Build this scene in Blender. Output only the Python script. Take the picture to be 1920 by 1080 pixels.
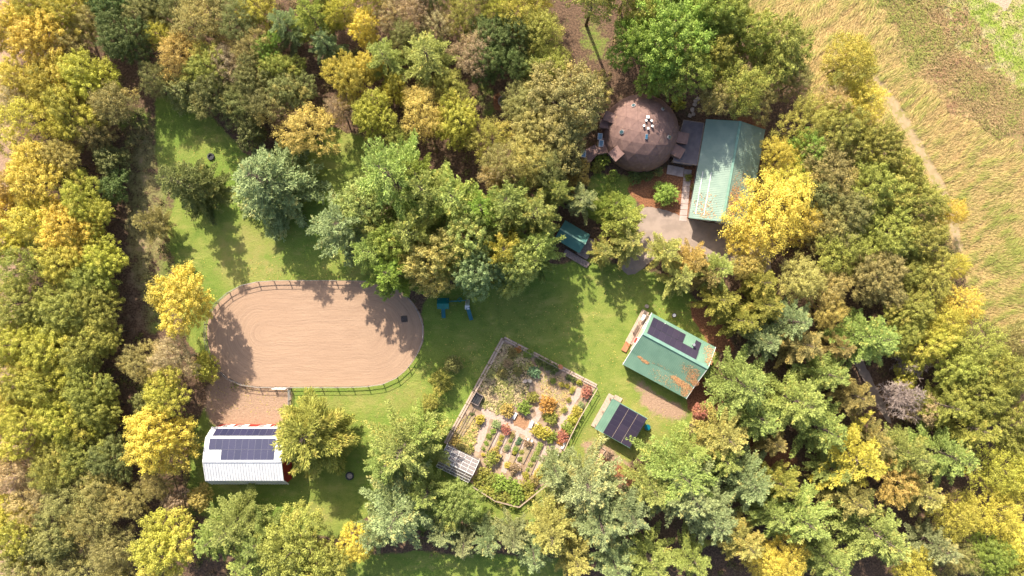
import bpy, bmesh, math, random
import numpy as np
from mathutils import Matrix, Vector
rad = math.radians
for o in list(bpy.data.objects): bpy.data.objects.remove(o)
SC = bpy.context.scene
COL = SC.collection

# ------------------------------------------------------------------ camera, sky, sun, exposure
CAM_H = 120.0                      # drone height above the ground, metres
PXM = 1920 / 180.0                 # photograph pixels per metre at ground level
cd = bpy.data.cameras.new('camera'); cd.sensor_width = 36; cd.lens = 24; cd.clip_start = 1; cd.clip_end = 6000
cam = bpy.data.objects.new('camera', cd); COL.objects.link(cam); cam.location = (0, 0, CAM_H); SC.camera = cam
SUN_EL = 40.0
sx, sy = -0.36, 0.933              # the sun stands towards this compass direction
wd = bpy.data.worlds.new('World'); SC.world = wd; wd.use_nodes = True
nt = wd.node_tree
sky = nt.nodes.new('ShaderNodeTexSky'); sky.sky_type = 'NISHITA'; sky.sun_disc = False
sky.air_density = 0.8; sky.dust_density = 3.0; sky.ozone_density = 0.6; sky.sun_elevation = rad(SUN_EL); sky.sun_rotation = math.atan2(sx, sy)
nt.links.new(sky.outputs[0], nt.nodes['Background'].inputs[0]); nt.nodes['Background'].inputs[1].default_value = 0.125
sl = bpy.data.lights.new('sun', 'SUN'); sl.energy = 4.3; sl.angle = rad(0.55); sl.color = (1.0, 0.90, 0.75)
sun = bpy.data.objects.new('sun', sl); COL.objects.link(sun)
ce = math.cos(rad(SUN_EL))
sun.rotation_euler = Vector((-sx * ce, -sy * ce, -math.sin(rad(SUN_EL)))).to_track_quat('-Z', 'Y').to_euler()
sun.location = (-40, 100, 90)
SC.view_settings.view_transform = 'Standard'; SC.view_settings.look = 'None'
SC.view_settings.exposure = 1.25; SC.view_settings.gamma = 1.0; SC.view_settings.use_curve_mapping = False
SC.render.engine = 'CYCLES'
SC.cycles.max_bounces = 6; SC.cycles.diffuse_bounces = 3; SC.cycles.transmission_bounces = 4

# ------------------------------------------------------------------ helpers
def W(px, py, h=0.0):
    """a point of the photograph, known to lie h metres above the ground, as world x, y, z"""
    k = (CAM_H - h) / CAM_H / PXM
    return Vector(((px - 960) * k, (540 - py) * k, h))

def tag(o, label=None, cat=None, group=None, kind=None):
    if label: o['label'] = label
    if cat: o['category'] = cat
    if group: o['group'] = group
    if kind: o['kind'] = kind
    return o

def link(name, data, parent=None, loc=None, rz=0.0):
    o = bpy.data.objects.new(name, data); COL.objects.link(o)
    if parent: o.parent = parent
    if loc is not None: o.location = loc
    if rz: o.rotation_euler = (0, 0, rz)
    return o

def empty(name, loc, rz=0.0):
    o = link(name, None, None, loc, rz); o.empty_display_size = 0.3
    return o

class MB:
    """collects shapes, then becomes one mesh"""
    def __init__(s): s.v = []; s.f = []; s.m = []
    def poly(s, pts, m=0):
        n = len(s.v); s.v += [tuple(p) for p in pts]; s.f.append(tuple(range(n, n + len(pts)))); s.m.append(m); return s
    def hexa(s, b, t, m=0):
        """solid between two rings of points with the same winding (b below, t above)"""
        n = len(s.v); k = len(b); s.v += [tuple(p) for p in b] + [tuple(p) for p in t]
        s.f.append(tuple(n + i for i in reversed(range(k)))); s.f.append(tuple(n + k + i for i in range(k)))
        for i in range(k): j = (i + 1) % k; s.f.append((n + i, n + j, n + k + j, n + k + i))
        s.m += [m] * (k + 2); return s
    def box(s, c, d, rz=0.0, m=0, M=None):
        x, y, z = d[0] / 2, d[1] / 2, d[2] / 2
        R = Matrix.Rotation(rz, 3, 'Z') if M is None else M
        c = Vector(c)
        q = [c + R @ Vector(p) for p in ((-x, -y, -z), (x, -y, -z), (x, y, -z), (-x, y, -z), (-x, -y, z), (x, -y, z), (x, y, z), (-x, y, z))]
        return s.hexa(q[:4], q[4:], m)
    def bar(s, a, b, w, h, m=0):
        a, b = Vector(a), Vector(b); d = b - a; L = d.length
        if L < 1e-6: return s
        d.normalize(); up = Vector((0, 0, 1)) if abs(d.z) < 0.95 else Vector((0, 1, 0))
        y = up.cross(d).normalized(); z = d.cross(y)
        M = Matrix((d, y, z)).transposed()
        return s.box((a + b) / 2, (L, w, h), M=M, m=m)
    def tube(s, pts, rs, n=6, m=0, cap=True):
        base = len(s.v); P = [Vector(p) for p in pts]
        for i, p in enumerate(P):
            d = (P[min(i + 1, len(P) - 1)] - P[max(i - 1, 0)]).normalized()
            a = Vector((1, 0, 0)) if abs(d.x) < 0.8 else Vector((0, 1, 0))
            u = d.cross(a).normalized(); w = d.cross(u)
            for k in range(n):
                t = 2 * math.pi * k / n
                s.v.append(tuple(p + (u * math.cos(t) + w * math.sin(t)) * rs[i]))
        for i in range(len(P) - 1):
            for k in range(n):
                j = (k + 1) % n; q = base + i * n
                s.f.append((q + k, q + j, q + n + j, q + n + k)); s.m.append(m)
        if cap:
            s.f.append(tuple(base + k for k in reversed(range(n)))); s.m.append(m)
            q = base + (len(P) - 1) * n; s.f.append(tuple(q + k for k in range(n))); s.m.append(m)
        return s
    def cyl(s, c, r, h, n=10, m=0, r2=None):
        c = Vector(c); return s.tube([c, c + Vector((0, 0, h))], [r, r if r2 is None else r2], n, m)
    def mesh(s, name, mats, smooth=False):
        me = bpy.data.meshes.new(name); me.from_pydata(s.v, [], s.f); me.update()
        for a in (mats if isinstance(mats, (list, tuple)) else [mats]): me.materials.append(a)
        if any(s.m): me.polygons.foreach_set('material_index', s.m)
        bm = bmesh.new(); bm.from_mesh(me); bmesh.ops.recalc_face_normals(bm, faces=bm.faces); bm.to_mesh(me); bm.free()
        if smooth: me.polygons.foreach_set('use_smooth', [True] * len(me.polygons))
        return me
    def obj(s, name, mats, parent=None, loc=None, rz=0.0, smooth=False):
        return link(name, s.mesh(name, mats, smooth), parent, loc, rz)

def np_mesh(name, V, k, mats, attrs={}, midx=None):
    """V: (n*k,3) vertices of n separate k-gons"""
    n = len(V) // k
    me = bpy.data.meshes.new(name)
    me.vertices.add(n * k); me.vertices.foreach_set('co', np.ascontiguousarray(V, dtype=np.float32).ravel())
    me.loops.add(n * k); me.loops.foreach_set('vertex_index', np.arange(n * k, dtype=np.int32))
    me.polygons.add(n); me.polygons.foreach_set('loop_start', np.arange(0, n * k, k, dtype=np.int32))
    for a, val in attrs.items():
        at = me.attributes.new(a, 'FLOAT', 'FACE'); at.data.foreach_set('value', np.ascontiguousarray(val, dtype=np.float32))
    for m in (mats if isinstance(mats, (list, tuple)) else [mats]): me.materials.append(m)
    me.update(calc_edges=True); return me

def unit(a): return a / np.maximum(np.linalg.norm(a, axis=-1, keepdims=True), 1e-9)

def vnoise(x, y, scale, seed):
    """smooth value noise 0..1 for arrays"""
    g = np.random.default_rng(seed).random((257, 257)); u = x / scale + 1000.3; v = y / scale + 1000.7
    iu = np.floor(u).astype(int); iv = np.floor(v).astype(int); fu = u - iu; fv = v - iv
    fu = fu * fu * (3 - 2 * fu); fv = fv * fv * (3 - 2 * fv); a = iu % 256; b = iv % 256
    return (g[a, b] * (1 - fu) + g[a + 1, b] * fu) * (1 - fv) + (g[a, b + 1] * (1 - fu) + g[a + 1, b + 1] * fu) * fv

def inpoly(x, y, P):
    r = np.zeros(x.shape, bool); n = len(P)
    for i in range(n):
        x1, y1 = P[i][0], P[i][1]; x2, y2 = P[i - 1][0], P[i - 1][1]
        c = ((y1 > y) != (y2 > y)) & (x < (x2 - x1) * (y - y1) / ((y2 - y1) or 1e-9) + x1); r ^= c
    return r

def PX(pts): return [tuple(W(a, b)[:2]) for a, b in pts]

def smooth_loop(P, it=2):
    for _ in range(it):
        Q = []
        for i in range(len(P)):
            a = Vector(P[i]); b = Vector(P[(i + 1) % len(P)]); Q += [a * 0.75 + b * 0.25, a * 0.25 + b * 0.75]
        P = [tuple(q) for q in Q]
    return P

def sheet(name, P, z, mat, it=2, jit=0.0, seed=1, kind='structure', parent=None):
    R = random.Random(seed); P = smooth_loop(P, it)
    if jit:
        Q = []
        for i in range(len(P)):
            a = Vector(P[i]); b = Vector(P[(i + 1) % len(P)]); n = max(1, int((b - a).length / 0.5))
            for k in range(n): p = a.lerp(b, k / n); Q.append((p.x + R.uniform(-jit, jit), p.y + R.uniform(-jit, jit)))
        P = Q
    bm = bmesh.new(); vs = [bm.verts.new((p[0], p[1], z)) for p in P]; f = bm.faces.new(vs)
    bmesh.ops.triangulate(bm, faces=[f]); bmesh.ops.recalc_face_normals(bm, faces=bm.faces)
    me = bpy.data.meshes.new(name); bm.to_mesh(me); bm.free()
    if me.polygons and me.polygons[0].normal.z < 0: me.flip_normals()
    me.materials.append(mat); o = link(name, me, parent)
    if kind: o['kind'] = kind
    return o

# ------------------------------------------------------------------ materials
class NT:
    def __init__(s, name):
        s.mat = bpy.data.materials.new(name); s.mat.use_nodes = True; s.t = s.mat.node_tree
        s.b = s.t.nodes['Principled BSDF']; s.out = s.t.nodes['Material Output']
    def n(s, typ, **kw):
        x = s.t.nodes.new(typ)
        for k, v in kw.items(): setattr(x, k, v)
        return x
    def l(s, a, b): s.t.links.new(a, b)
    def val(s, sock, v):
        if isinstance(v, bpy.types.NodeSocket): s.l(v, sock)
        else: sock.default_value = v
    def coord(s, kind='Object'): return s.n('ShaderNodeTexCoord').outputs[kind]
    def geo(s): return s.n('ShaderNodeNewGeometry').outputs['Position']
    def noise(s, vec, scale, detail=3.0, rough=0.55, out='Fac'):
        x = s.n('ShaderNodeTexNoise'); s.l(vec, x.inputs['Vector']); x.inputs['Scale'].default_value = scale
        x.inputs['Detail'].default_value = detail; x.inputs['Roughness'].default_value = rough; return x.outputs[out]
    def mapping(s, vec, rot=(0, 0, 0), sc=(1, 1, 1)):
        x = s.n('ShaderNodeMapping'); s.l(vec, x.inputs[0]); x.inputs['Rotation'].default_value = rot; x.inputs['Scale'].default_value = sc; return x.outputs[0]
    def math(s, op, a, b=0.0, clamp=False):
        x = s.n('ShaderNodeMath', operation=op, use_clamp=clamp); s.val(x.inputs[0], a); s.val(x.inputs[1], b); return x.outputs[0]
    def ss(s, v, lo, hi, a=0.0, b=1.0):
        x = s.n('ShaderNodeMapRange', interpolation_type='SMOOTHSTEP'); s.val(x.inputs[0], v)
        for i, q in enumerate((lo, hi, a, b)): s.val(x.inputs[i + 1], q)
        return x.outputs[0]
    def mix(s, f, a, b, bt='MIX'):
        x = s.n('ShaderNodeMix', data_type='RGBA', blend_type=bt); s.val(x.inputs['Factor'], f)
        for sock, v in ((x.inputs[6], a), (x.inputs[7], b)):
            if isinstance(v, tuple): sock.default_value = (*v[:3], 1)
            else: s.l(v, sock)
        return x.outputs[2]
    def attr(s, name, typ='GEOMETRY', out='Fac'):
        return s.n('ShaderNodeAttribute', attribute_name=name, attribute_type=typ).outputs[out]
    def bump(s, h, strength=0.3, dist=0.1):
        x = s.n('ShaderNodeBump'); x.inputs['Strength'].default_value = strength; x.inputs['Distance'].default_value = dist
        s.l(h, x.inputs['Height']); s.l(x.outputs[0], s.b.inputs['Normal'])
    def color(s, c): s.val(s.b.inputs['Base Color'], (*c, 1) if isinstance(c, tuple) else c)
    def set(s, **kw):
        for k, v in kw.items(): s.b.inputs[k].default_value = v

def surf(name, a, b=None, rough=0.8, scale=1.5, detail=4, bump=0.0, bscale=8, stretch=None, metallic=0.0, spec=0.3, spots=None):
    """a weathered surface: two colours mixed by noise, an optional third in spots"""
    N = NT(name); v = N.coord()
    if stretch: v = N.mapping(v, sc=stretch)
    b = b or tuple(x * 0.75 for x in a)
    c = N.mix(N.ss(N.noise(v, scale, detail), 0.35, 0.65), a, b)
    if spots: c = N.mix(N.ss(N.noise(v, spots[1], 4, 0.7), spots[2], spots[2] + 0.08), c, spots[0])
    N.color(c); N.set(Roughness=rough, Metallic=metallic)
    N.b.inputs['Specular IOR Level'].default_value = spec
    if bump: N.bump(N.noise(v, bscale, 3), bump, 0.05)
    return N.mat

def leaf_mat(name, needle=False):
    """foliage: the tree's own colour (object colour) varied clump by clump and leaf by leaf"""
    N = NT(name); oi = N.n('ShaderNodeObjectInfo').outputs
    v = N.attr('v'); w = N.attr('w'); turn = N.attr('turn', 'OBJECT')
    base = oi['Color']
    warm = N.mix(0.5, base, (0.60, 0.40, 0.12))
    c = N.mix(N.math('MULTIPLY', N.ss(v, N.math('SUBTRACT', 1.0, turn), N.math('SUBTRACT', 1.25, turn)), 0.85), base, warm)
    cool = N.mix(0.4, c, (0.12, 0.20, 0.06))
    c = N.mix(N.ss(v, 0.45, 0.0), c, cool)
    br = N.math('ADD', N.math('ADD', 0.5, N.math('MULTIPLY', v, 0.28)), N.math('MULTIPLY', w, 0.75))
    hsv = N.n('ShaderNodeHueSaturation'); N.l(c, hsv.inputs['Color']); N.l(br, hsv.inputs['Value'])
    N.l(N.math('ADD', 0.488, N.math('MULTIPLY', N.attr('v'), 0.024)), hsv.inputs['Hue'])
    c = hsv.outputs[0]
    N.color(c); N.set(Roughness=0.6 if not needle else 0.7); N.b.inputs['Specular IOR Level'].default_value = 0.25
    tr = N.n('ShaderNodeBsdfTranslucent'); N.l(c, tr.inputs[0])
    mx = N.n('ShaderNodeMixShader'); mx.inputs[0].default_value = 0.22 if needle else 0.3
    N.l(N.b.outputs[0], mx.inputs[1]); N.l(tr.outputs[0], mx.inputs[2]); N.l(mx.outputs[0], N.out.inputs[0])
    return N.mat

def blade_mat(name, tan, green, brown):
    """standing grass: tan to green by the patch value, darker or lighter blade by blade"""
    N = NT(name); v = N.attr('v'); w = N.attr('w')
    c = N.mix(N.ss(v, 0.42, 0.72), tan, green); c = N.mix(N.ss(v, 0.22, 0.02), c, brown)
    c = N.mix(N.ss(w, 0.3, 0.0), c, tuple(x * 0.45 for x in green))
    hsv = N.n('ShaderNodeHueSaturation'); N.l(c, hsv.inputs['Color']); N.l(N.math('ADD', 0.65, N.math('MULTIPLY', w, 0.7)), hsv.inputs['Value'])
    N.color(hsv.outputs[0]); N.set(Roughness=0.7); N.b.inputs['Specular IOR Level'].default_value = 0.2
    tr = N.n('ShaderNodeBsdfTranslucent'); N.l(hsv.outputs[0], tr.inputs[0]); mx = N.n('ShaderNodeMixShader'); mx.inputs[0].default_value = 0.25
    N.l(N.b.outputs[0], mx.inputs[1]); N.l(tr.outputs[0], mx.inputs[2]); N.l(mx.outputs[0], N.out.inputs[0])
    return N.mat

M = {}
M['leaf'] = leaf_mat('leaf'); M['needle'] = leaf_mat('needle', True)
M['bark'] = surf('bark', (0.16, 0.12, 0.09), (0.08, 0.06, 0.05), 0.9, 3, stretch=(1, 1, 0.2))
M['grey_bark'] = surf('grey_bark', (0.46, 0.37, 0.32), (0.34, 0.27, 0.235), 0.9, 3)
M['tan_grass'] = blade_mat('tan_grass', (0.61, 0.46, 0.195), (0.37, 0.39, 0.095), (0.52, 0.36, 0.165))
M['weeds'] = blade_mat('weeds', (0.42, 0.30, 0.145), (0.32, 0.33, 0.085), (0.36, 0.21, 0.12))
M['green_weeds'] = blade_mat('green_weeds', (0.44, 0.36, 0.15), (0.28, 0.36, 0.06), (0.44, 0.31, 0.20))
M['litter_leaf'] = blade_mat('litter_leaf', (0.27, 0.20, 0.09), (0.17, 0.18, 0.05), (0.23, 0.14, 0.08))

def ground_mat():
    N = NT('ground'); g = N.geo()
    n1 = N.noise(g, 0.08, 4); n2 = N.noise(g, 0.5, 5, 0.65); n3 = N.noise(g, 3.0, 4, 0.7); n4 = N.noise(g, 9.0, 2, 0.6)
    j = N.math('ADD', N.math('MULTIPLY', N.math('SUBTRACT', n2, 0.5), 0.9), N.math('MULTIPLY', N.math('SUBTRACT', n3, 0.5), 0.5))
    def m(a, lo=0.35, hi=0.65, k=1.0): return N.ss(N.math('ADD', N.attr(a), N.math('MULTIPLY', j, k)), lo, hi)
    # leaf litter of the wood floor
    lit = N.mix(N.ss(n3, 0.35, 0.68), (0.075, 0.05, 0.035), (0.19, 0.12, 0.078))
    lit = N.mix(N.ss(N.noise(g, 5.0, 3, 0.7), 0.6, 0.72), lit, (0.22, 0.13, 0.07))
    lit = N.mix(N.ss(n2, 0.55, 0.7, 0, 0.6), lit, (0.07, 0.08, 0.025))
    # lawn
    lawn = N.mix(N.ss(n1, 0.38, 0.6), (0.15, 0.25, 0.036), (0.245, 0.29, 0.058))
    lawn = N.mix(N.ss(n2, 0.40, 0.72), lawn, (0.115, 0.195, 0.028))
    lawn = N.mix(N.ss(N.noise(g, 0.9, 5, 0.7), 0.56, 0.70, 0, 0.6), lawn, (0.30, 0.255, 0.10))
    st = N.noise(N.mapping(g, (0, 0, rad(-38)), (.16, 1.5, 1)), 0.8, 4, 0.6); lawn = N.mix(N.ss(st, 0.42, 0.62, 0, 0.5), lawn, (0.20, 0.27, 0.05))
    lawn = N.mix(N.ss(N.noise(g, 6.0, 2, 0.5), 0.66, 0.72, 0, 0.7), lawn, (0.42, 0.32, 0.14))
    lawn = N.mix(N.ss(n4, 0.3, 0.75), N.mix(0.4, lawn, (0.03, 0.05, 0.01)), N.mix(0.2, lawn, (0.36, 0.34, 0.12)))
    dry = N.mix(N.ss(n3, 0.3, 0.7), (0.34, 0.29, 0.11), (0.23, 0.225, 0.06))
    lawn = N.mix(N.ss(N.noise(N.mapping(g, (0, 0, rad(25)), (.5, 1, 1)), 0.35, 5, .7), .52, .66, 0, .55), lawn, (0.30, 0.29, 0.085))
    lawn = N.mix(m('dry', 0.3, 0.9, 1.3), lawn, dry)
    c = N.mix(m('lawn'), lit, lawn)
    dirt = N.mix(N.ss(n3, 0.3, 0.7), (0.37, 0.25, 0.172), (0.285, 0.19, 0.128))
    c = N.mix(m('dirt', 0.3, 0.75, 1.3), c, dirt)
    mul = N.mix(N.ss(N.noise(g, 4.0, 4, 0.75), 0.35, 0.65), (0.15, 0.068, 0.038), (0.33, 0.155, 0.078))
    c = N.mix(m('mulch', 0.35, 0.6, 1.0), c, mul)
    fld = N.mix(N.ss(n2, 0.4, 0.65), (0.42, 0.29, 0.14), (0.26, 0.24, 0.08))
    c = N.mix(m('field', 0.4, 0.6), c, fld)
    wee = N.mix(N.ss(n3, 0.35, 0.65), (0.30, 0.18, 0.10), (0.20, 0.19, 0.06)); c = N.mix(m('weed', 0.4, 0.6), c, wee)
    wet = N.mix(N.ss(n2, 0.42, 0.62), (0.24, 0.30, 0.05), (0.40, 0.33, 0.18)); c = N.mix(m('wet', 0.4, 0.6), c, wet)
    c = N.mix(m('sand', 0.45, 0.6), c, N.mix(n3, (0.44, 0.34, 0.24), (0.36, 0.27, 0.19)))
    N.color(c); N.set(Roughness=0.95); N.b.inputs['Specular IOR Level'].default_value = 0.1
    N.bump(N.math('ADD', n3, N.math('MULTIPLY', n4, 0.5)), 0.8, 0.2)
    return N.mat

def arena_mat():
    N = NT('arena_sand'); g = N.coord(); sp = N.n('ShaderNodeSeparateXYZ'); N.l(g, sp.inputs[0])
    wob = N.noise(g, 0.18, 3)
    ax = N.math('MAXIMUM', N.math('SUBTRACT', N.math('ABSOLUTE', sp.outputs[0]), 9.5), 0.0)
    d = N.math('SQRT', N.math('ADD', N.math('MULTIPLY', ax, ax), N.math('MULTIPLY', sp.outputs[1], sp.outputs[1])))
    d = N.math('ADD', d, N.math('MULTIPLY', wob, 1.2))
    cv = N.n('ShaderNodeCombineXYZ'); N.l(d, cv.inputs[0]); N.l(N.math('MULTIPLY', sp.outputs[0], 0.05), cv.inputs[1])
    rk = N.noise(cv.outputs[0], 4.2, 4, 0.7)
    rk2 = N.noise(cv.outputs[0], 0.9, 2, 0.5)
    c = N.mix(N.ss(rk, 0.3, 0.7), (0.275, 0.185, 0.127), (0.35, 0.24, 0.166))
    c = N.mix(N.ss(rk2, 0.4, 0.65, 0, 0.25), c, (0.40, 0.272, 0.182))
    c = N.mix(N.ss(N.noise(g, 0.12, 3), 0.4, 0.65, 0, 0.4), c, (0.30, 0.20, 0.137))
    c = N.mix(N.ss(N.noise(g, 1.6, 5, .7), .56, .72, 0, .5), c, (0.265, 0.168, 0.108)); N.color(c); N.set(Roughness=0.95); N.b.inputs['Specular IOR Level'].default_value = 0.1
    N.bump(N.math('ADD', rk, N.noise(g, 2.5, 3, .6)), 0.6, 0.1); return N.mat

M['ground'] = ground_mat(); M['sand'] = arena_mat()
M['gravel'] = surf('gravel', (0.32, 0.25, 0.205), (0.25, 0.195, 0.16), 0.95, 0.6, 6, 0.5, 12)
M['garden_soil'] = surf('garden_soil', (0.37, 0.27, 0.195), (0.23, 0.155, 0.10), 0.95, 0.8, 6, 0.5, 6, spots=((0.26, 0.25, 0.08), 2.2, 0.58))
M['garden_gravel'] = surf('garden_gravel', (0.46, 0.345, 0.285), (0.37, 0.27, 0.22), 0.95, 3.0, 5, 0.4, 10)
M['bed_soil'] = surf('bed_soil', (0.34, 0.25, 0.16), (0.24, 0.19, 0.10), 0.95, 3, 5, 0.5, 8)
M['track'] = surf('track', (0.36, 0.265, 0.155), (0.29, 0.22, 0.115), 0.95, 1.0, 6, 0.4, 6, spots=((0.25, 0.21, 0.075), 0.8, 0.5))
M['concrete'] = surf('concrete', (0.46, 0.37, 0.33), (0.36, 0.29, 0.26), 0.9, 1.2)
M['wood'] = surf('wood', (0.50, 0.38, 0.30), (0.36, 0.27, 0.21), 0.85, 4, stretch=(1, 1, 1))
M['grey_wood'] = surf('grey_wood', (0.30, 0.235, 0.22), (0.20, 0.16, 0.15), 0.85, 4)
M['post_wood'] = surf('post_wood', (0.30, 0.23, 0.18), (0.20, 0.15, 0.12), 0.85, 4)
M['pale_wood'] = surf('pale_wood', (0.48, 0.37, 0.29), (0.39, 0.29, 0.22), 0.8, 3)
M['white'] = surf('white_paint', (0.80, 0.80, 0.78), (0.70, 0.69, 0.67), 0.6, 2)
M['white_metal'] = surf('white_metal', (0.60, 0.61, 0.63), (0.52, 0.53, 0.55), 0.5, 0.7, 5, metallic=0.0, spec=0.3)
M['red'] = surf('red_boards', (0.42, 0.045, 0.03), (0.30, 0.03, 0.025), 0.7, 2, stretch=(6, 6, 0.4))
M['green_roof'] = surf('green_roof', (0.135, 0.24, 0.17), (0.165, 0.275, 0.195), 0.42, 0.5, 5, spec=0.35)
M['sage_roof'] = surf('sage_roof', (0.205, 0.285, 0.23), (0.25, 0.33, 0.265), 0.5, 0.5, 5, spec=0.3)
M['teal_roof'] = surf('teal_roof', (0.055, 0.16, 0.145), (0.08, 0.19, 0.165), 0.55, 0.6, 5, spec=0.3)
M['trim_green'] = surf('trim_green', (0.19, 0.33, 0.26), (0.16, 0.28, 0.22), 0.5)
M['shingle'] = surf('shingle', (0.215, 0.135, 0.115), (0.17, 0.105, 0.092), 0.9, 1.6, 6, 0.5, 10, spots=((0.27, 0.175, 0.13), 1.0, 0.6))
M['flat_roof'] = surf('flat_roof', (0.10, 0.085, 0.095), (0.14, 0.12, 0.125), 0.6, 0.8, 5)
M['glass'] = surf('skylight_glass', (0.03, 0.07, 0.09), (0.05, 0.10, 0.12), 0.12, 1, spec=0.8)
M['dark'] = surf('dark_metal', (0.05, 0.05, 0.055), (0.03, 0.03, 0.03), 0.5)
M['steel'] = surf('steel', (0.50, 0.50, 0.50), (0.42, 0.42, 0.42), 0.4, metallic=0.6)
M['cream'] = surf('cream_siding', (0.55, 0.46, 0.36), (0.47, 0.39, 0.30), 0.75, 1.5)
M['teal_plastic'] = surf('teal_plastic', (0.0, 0.16, 0.15), (0.0, 0.13, 0.125), 0.45, spec=0.5)
M['blue_plastic'] = surf('blue_plastic', (0.0, 0.13, 0.18), (0.0, 0.11, 0.15), 0.35, spec=0.5)
M['stone'] = surf('stone', (0.45, 0.36, 0.30), (0.30, 0.25, 0.22), 0.9, 3, 5, 0.4, 6)
M['terracotta'] = surf('terracotta', (0.50, 0.20, 0.10), (0.40, 0.16, 0.08), 0.8)
M['grey_rail'] = surf('grey_rail', (0.36, 0.32, 0.29), (0.27, 0.24, 0.21), 0.7, 3)

def panel_mat():
    N = NT('solar_cells'); v = N.coord(); sp = N.n('ShaderNodeSeparateXYZ'); N.l(v, sp.inputs[0])
    def line(s, pitch):
        f = N.math('FRACT', N.math('MULTIPLY', s, 1 / pitch)); return N.math('LESS_THAN', N.math('ABSOLUTE', N.math('SUBTRACT', f, 0.5)), 0.04)
    ln = N.math('MAXIMUM', line(sp.outputs[0], 0.16), line(sp.outputs[1], 0.16))
    rnd = N.n('ShaderNodeObjectInfo').outputs['Random']
    c = N.mix(rnd, (0.022, 0.024, 0.058), (0.030, 0.030, 0.070)); c = N.mix(N.math('MULTIPLY', ln, 0.35), c, (0.12, 0.12, 0.16))
    N.color(c); N.set(Roughness=0.22); N.b.inputs['Specular IOR Level'].default_value = 0.55; return N.mat
def panel_black():
    N = NT('dark_solar_cells'); rnd = N.n('ShaderNodeObjectInfo').outputs['Random']
    N.color(N.mix(rnd, (0.026, 0.020, 0.036), (0.040, 0.030, 0.048))); N.set(Roughness=0.3); N.b.inputs['Specular IOR Level'].default_value = 0.5; return N.mat
def clear_glass():
    N = NT('greenhouse_glazing'); t = N.n('ShaderNodeBsdfTransparent'); t.inputs[0].default_value = (0.88, 0.86, 0.85, 1)
    N.color((0.42, 0.38, 0.38)); N.set(Roughness=0.35)
    mx = N.n('ShaderNodeMixShader'); mx.inputs[0].default_value = 0.34
    N.l(t.outputs[0], mx.inputs[1]); N.l(N.b.outputs[0], mx.inputs[2]); N.l(mx.outputs[0], N.out.inputs[0]); return N.mat
M['cells'] = panel_mat(); M['black_cells'] = panel_black(); M['glazing'] = clear_glass()
M['frame'] = surf('panel_frame', (0.11, 0.11, 0.15), (0.09, 0.09, 0.13), 0.4)
M['black_frame'] = surf('black_panel_frame', (0.06, 0.055, 0.07), (0.05, 0.045, 0.06), 0.45)

# ------------------------------------------------------------------ the setting: ground
LAWNS = [
    [(795, 560), (870, 525), (1000, 505), (1100, 485), (1195, 500), (1290, 545), (1340, 600), (1350, 660), (1330, 720), (1300, 790), (1230, 840), (1130, 890), (1060, 930), (1000, 985), (900, 985), (820, 960), (800, 1000), (700, 960), (640, 1010), (560, 1000), (400, 985), (350, 930), (360, 800), (400, 745), (545, 735), (545, 725), (700, 724), (790, 650)],
    [(290, 180), (350, 180), (430, 250), (470, 300), (600, 230), (690, 260), (680, 380), (640, 430), (690, 470), (720, 530), (480, 530), (440, 545), (410, 570), (400, 690), (350, 640), (330, 520), (310, 420), (330, 370), (290, 300)],
    [(620, 1040), (800, 1035), (1060, 1045), (1060, 1100), (620, 1100)],
    [(1075, 20), (1140, 40), (1160, 110), (1100, 130), (1080, 90)],
    [(1110, 325), (1185, 330), (1195, 380), (1170, 440), (1130, 420), (1090, 400)],
    [(880, 150), (930, 150), (950, 220), (900, 240)],
]
DRY = [
    [(545, 728), (700, 728), (800, 690), (810, 760), (700, 790), (660, 780), (560, 770)],
    [(1060, 850), (1130, 740), (1200, 730), (1300, 770), (1240, 850), (1130, 900), (1000, 990), (960, 960)],
    [(430, 400), (520, 430), (560, 530), (420, 560), (380, 480)], [(560, 930), (650, 940), (640, 1000), (560, 1000)],
]
DIRT = [
    [(385, 725), (545, 728), (548, 805), (400, 805), (385, 770)], [(1180, 700), (1240, 745), (1300, 770), (1270, 790), (1210, 770)],
    [(255, 345), (270, 345), (272, 372), (258, 372)], [(-200, -100), (40, -100), (30, 1200), (-200, 1200)],
    [(390, 680), (440, 720), (480, 735), (400, 735)], [(1085, 830), (1120, 820), (1190, 880), (1190, 900), (1110, 870)],
]
MULCH = [
    [(1180, 345), (1215, 320), (1260, 315), (1320, 310), (1310, 420), (1280, 410), (1250, 395), (1200, 385), (1175, 360)],
    [(1380, 780), (1450, 790), (1500, 870), (1440, 890), (1380, 830)], [(1290, 560), (1350, 590), (1380, 660), (1340, 660), (1300, 600)],
    [(1120, 855), (1190, 880), (1200, 920), (1150, 900)], [(1290, 700), (1350, 720), (1340, 770), (1290, 770)], [(1380, 215), (1440, 225), (1430, 250), (1385, 240)],
    [(925, 175), (965, 175), (965, 205), (925, 205)],
]
FIELD = [(1385, -200), (1395, 30), (1490, 70), (1520, 150), (1550, 240), (1630, 250), (1680, 310), (1720, 380), (1795, 480), (1830, 580), (1900, 640), (1960, 690), (2300, 700), (2300, -200)]
TALL = [(1385, -150), (1400, 40), (1500, 80), (1530, 150), (1560, 230), (1640, 240), (1690, 300), (1730, 360), (1800, 480), (1830, 580), (1900, 640), (2100, 690), (2100, 420), (1920, 300), (1850, 250), (1760, 150), (1680, 60), (1640, -20), (1600, -150)]
WEED = [(1600, -150), (1640, -20), (1680, 60), (1760, 150), (1850, 250), (1920, 300), (2100, 420), (2100, 260), (1920, 170), (1850, 130), (1790, 90), (1770, 20), (1770, -150)]
WET = [(1770, -150), (1770, 20), (1790, 90), (1850, 130), (1920, 170), (2100, 260), (2100, -150)]
SAND = [(1845, -8), (1900, -4), (1890, 14), (1882, 28), (1876, 12), (1858, 4)]

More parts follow.
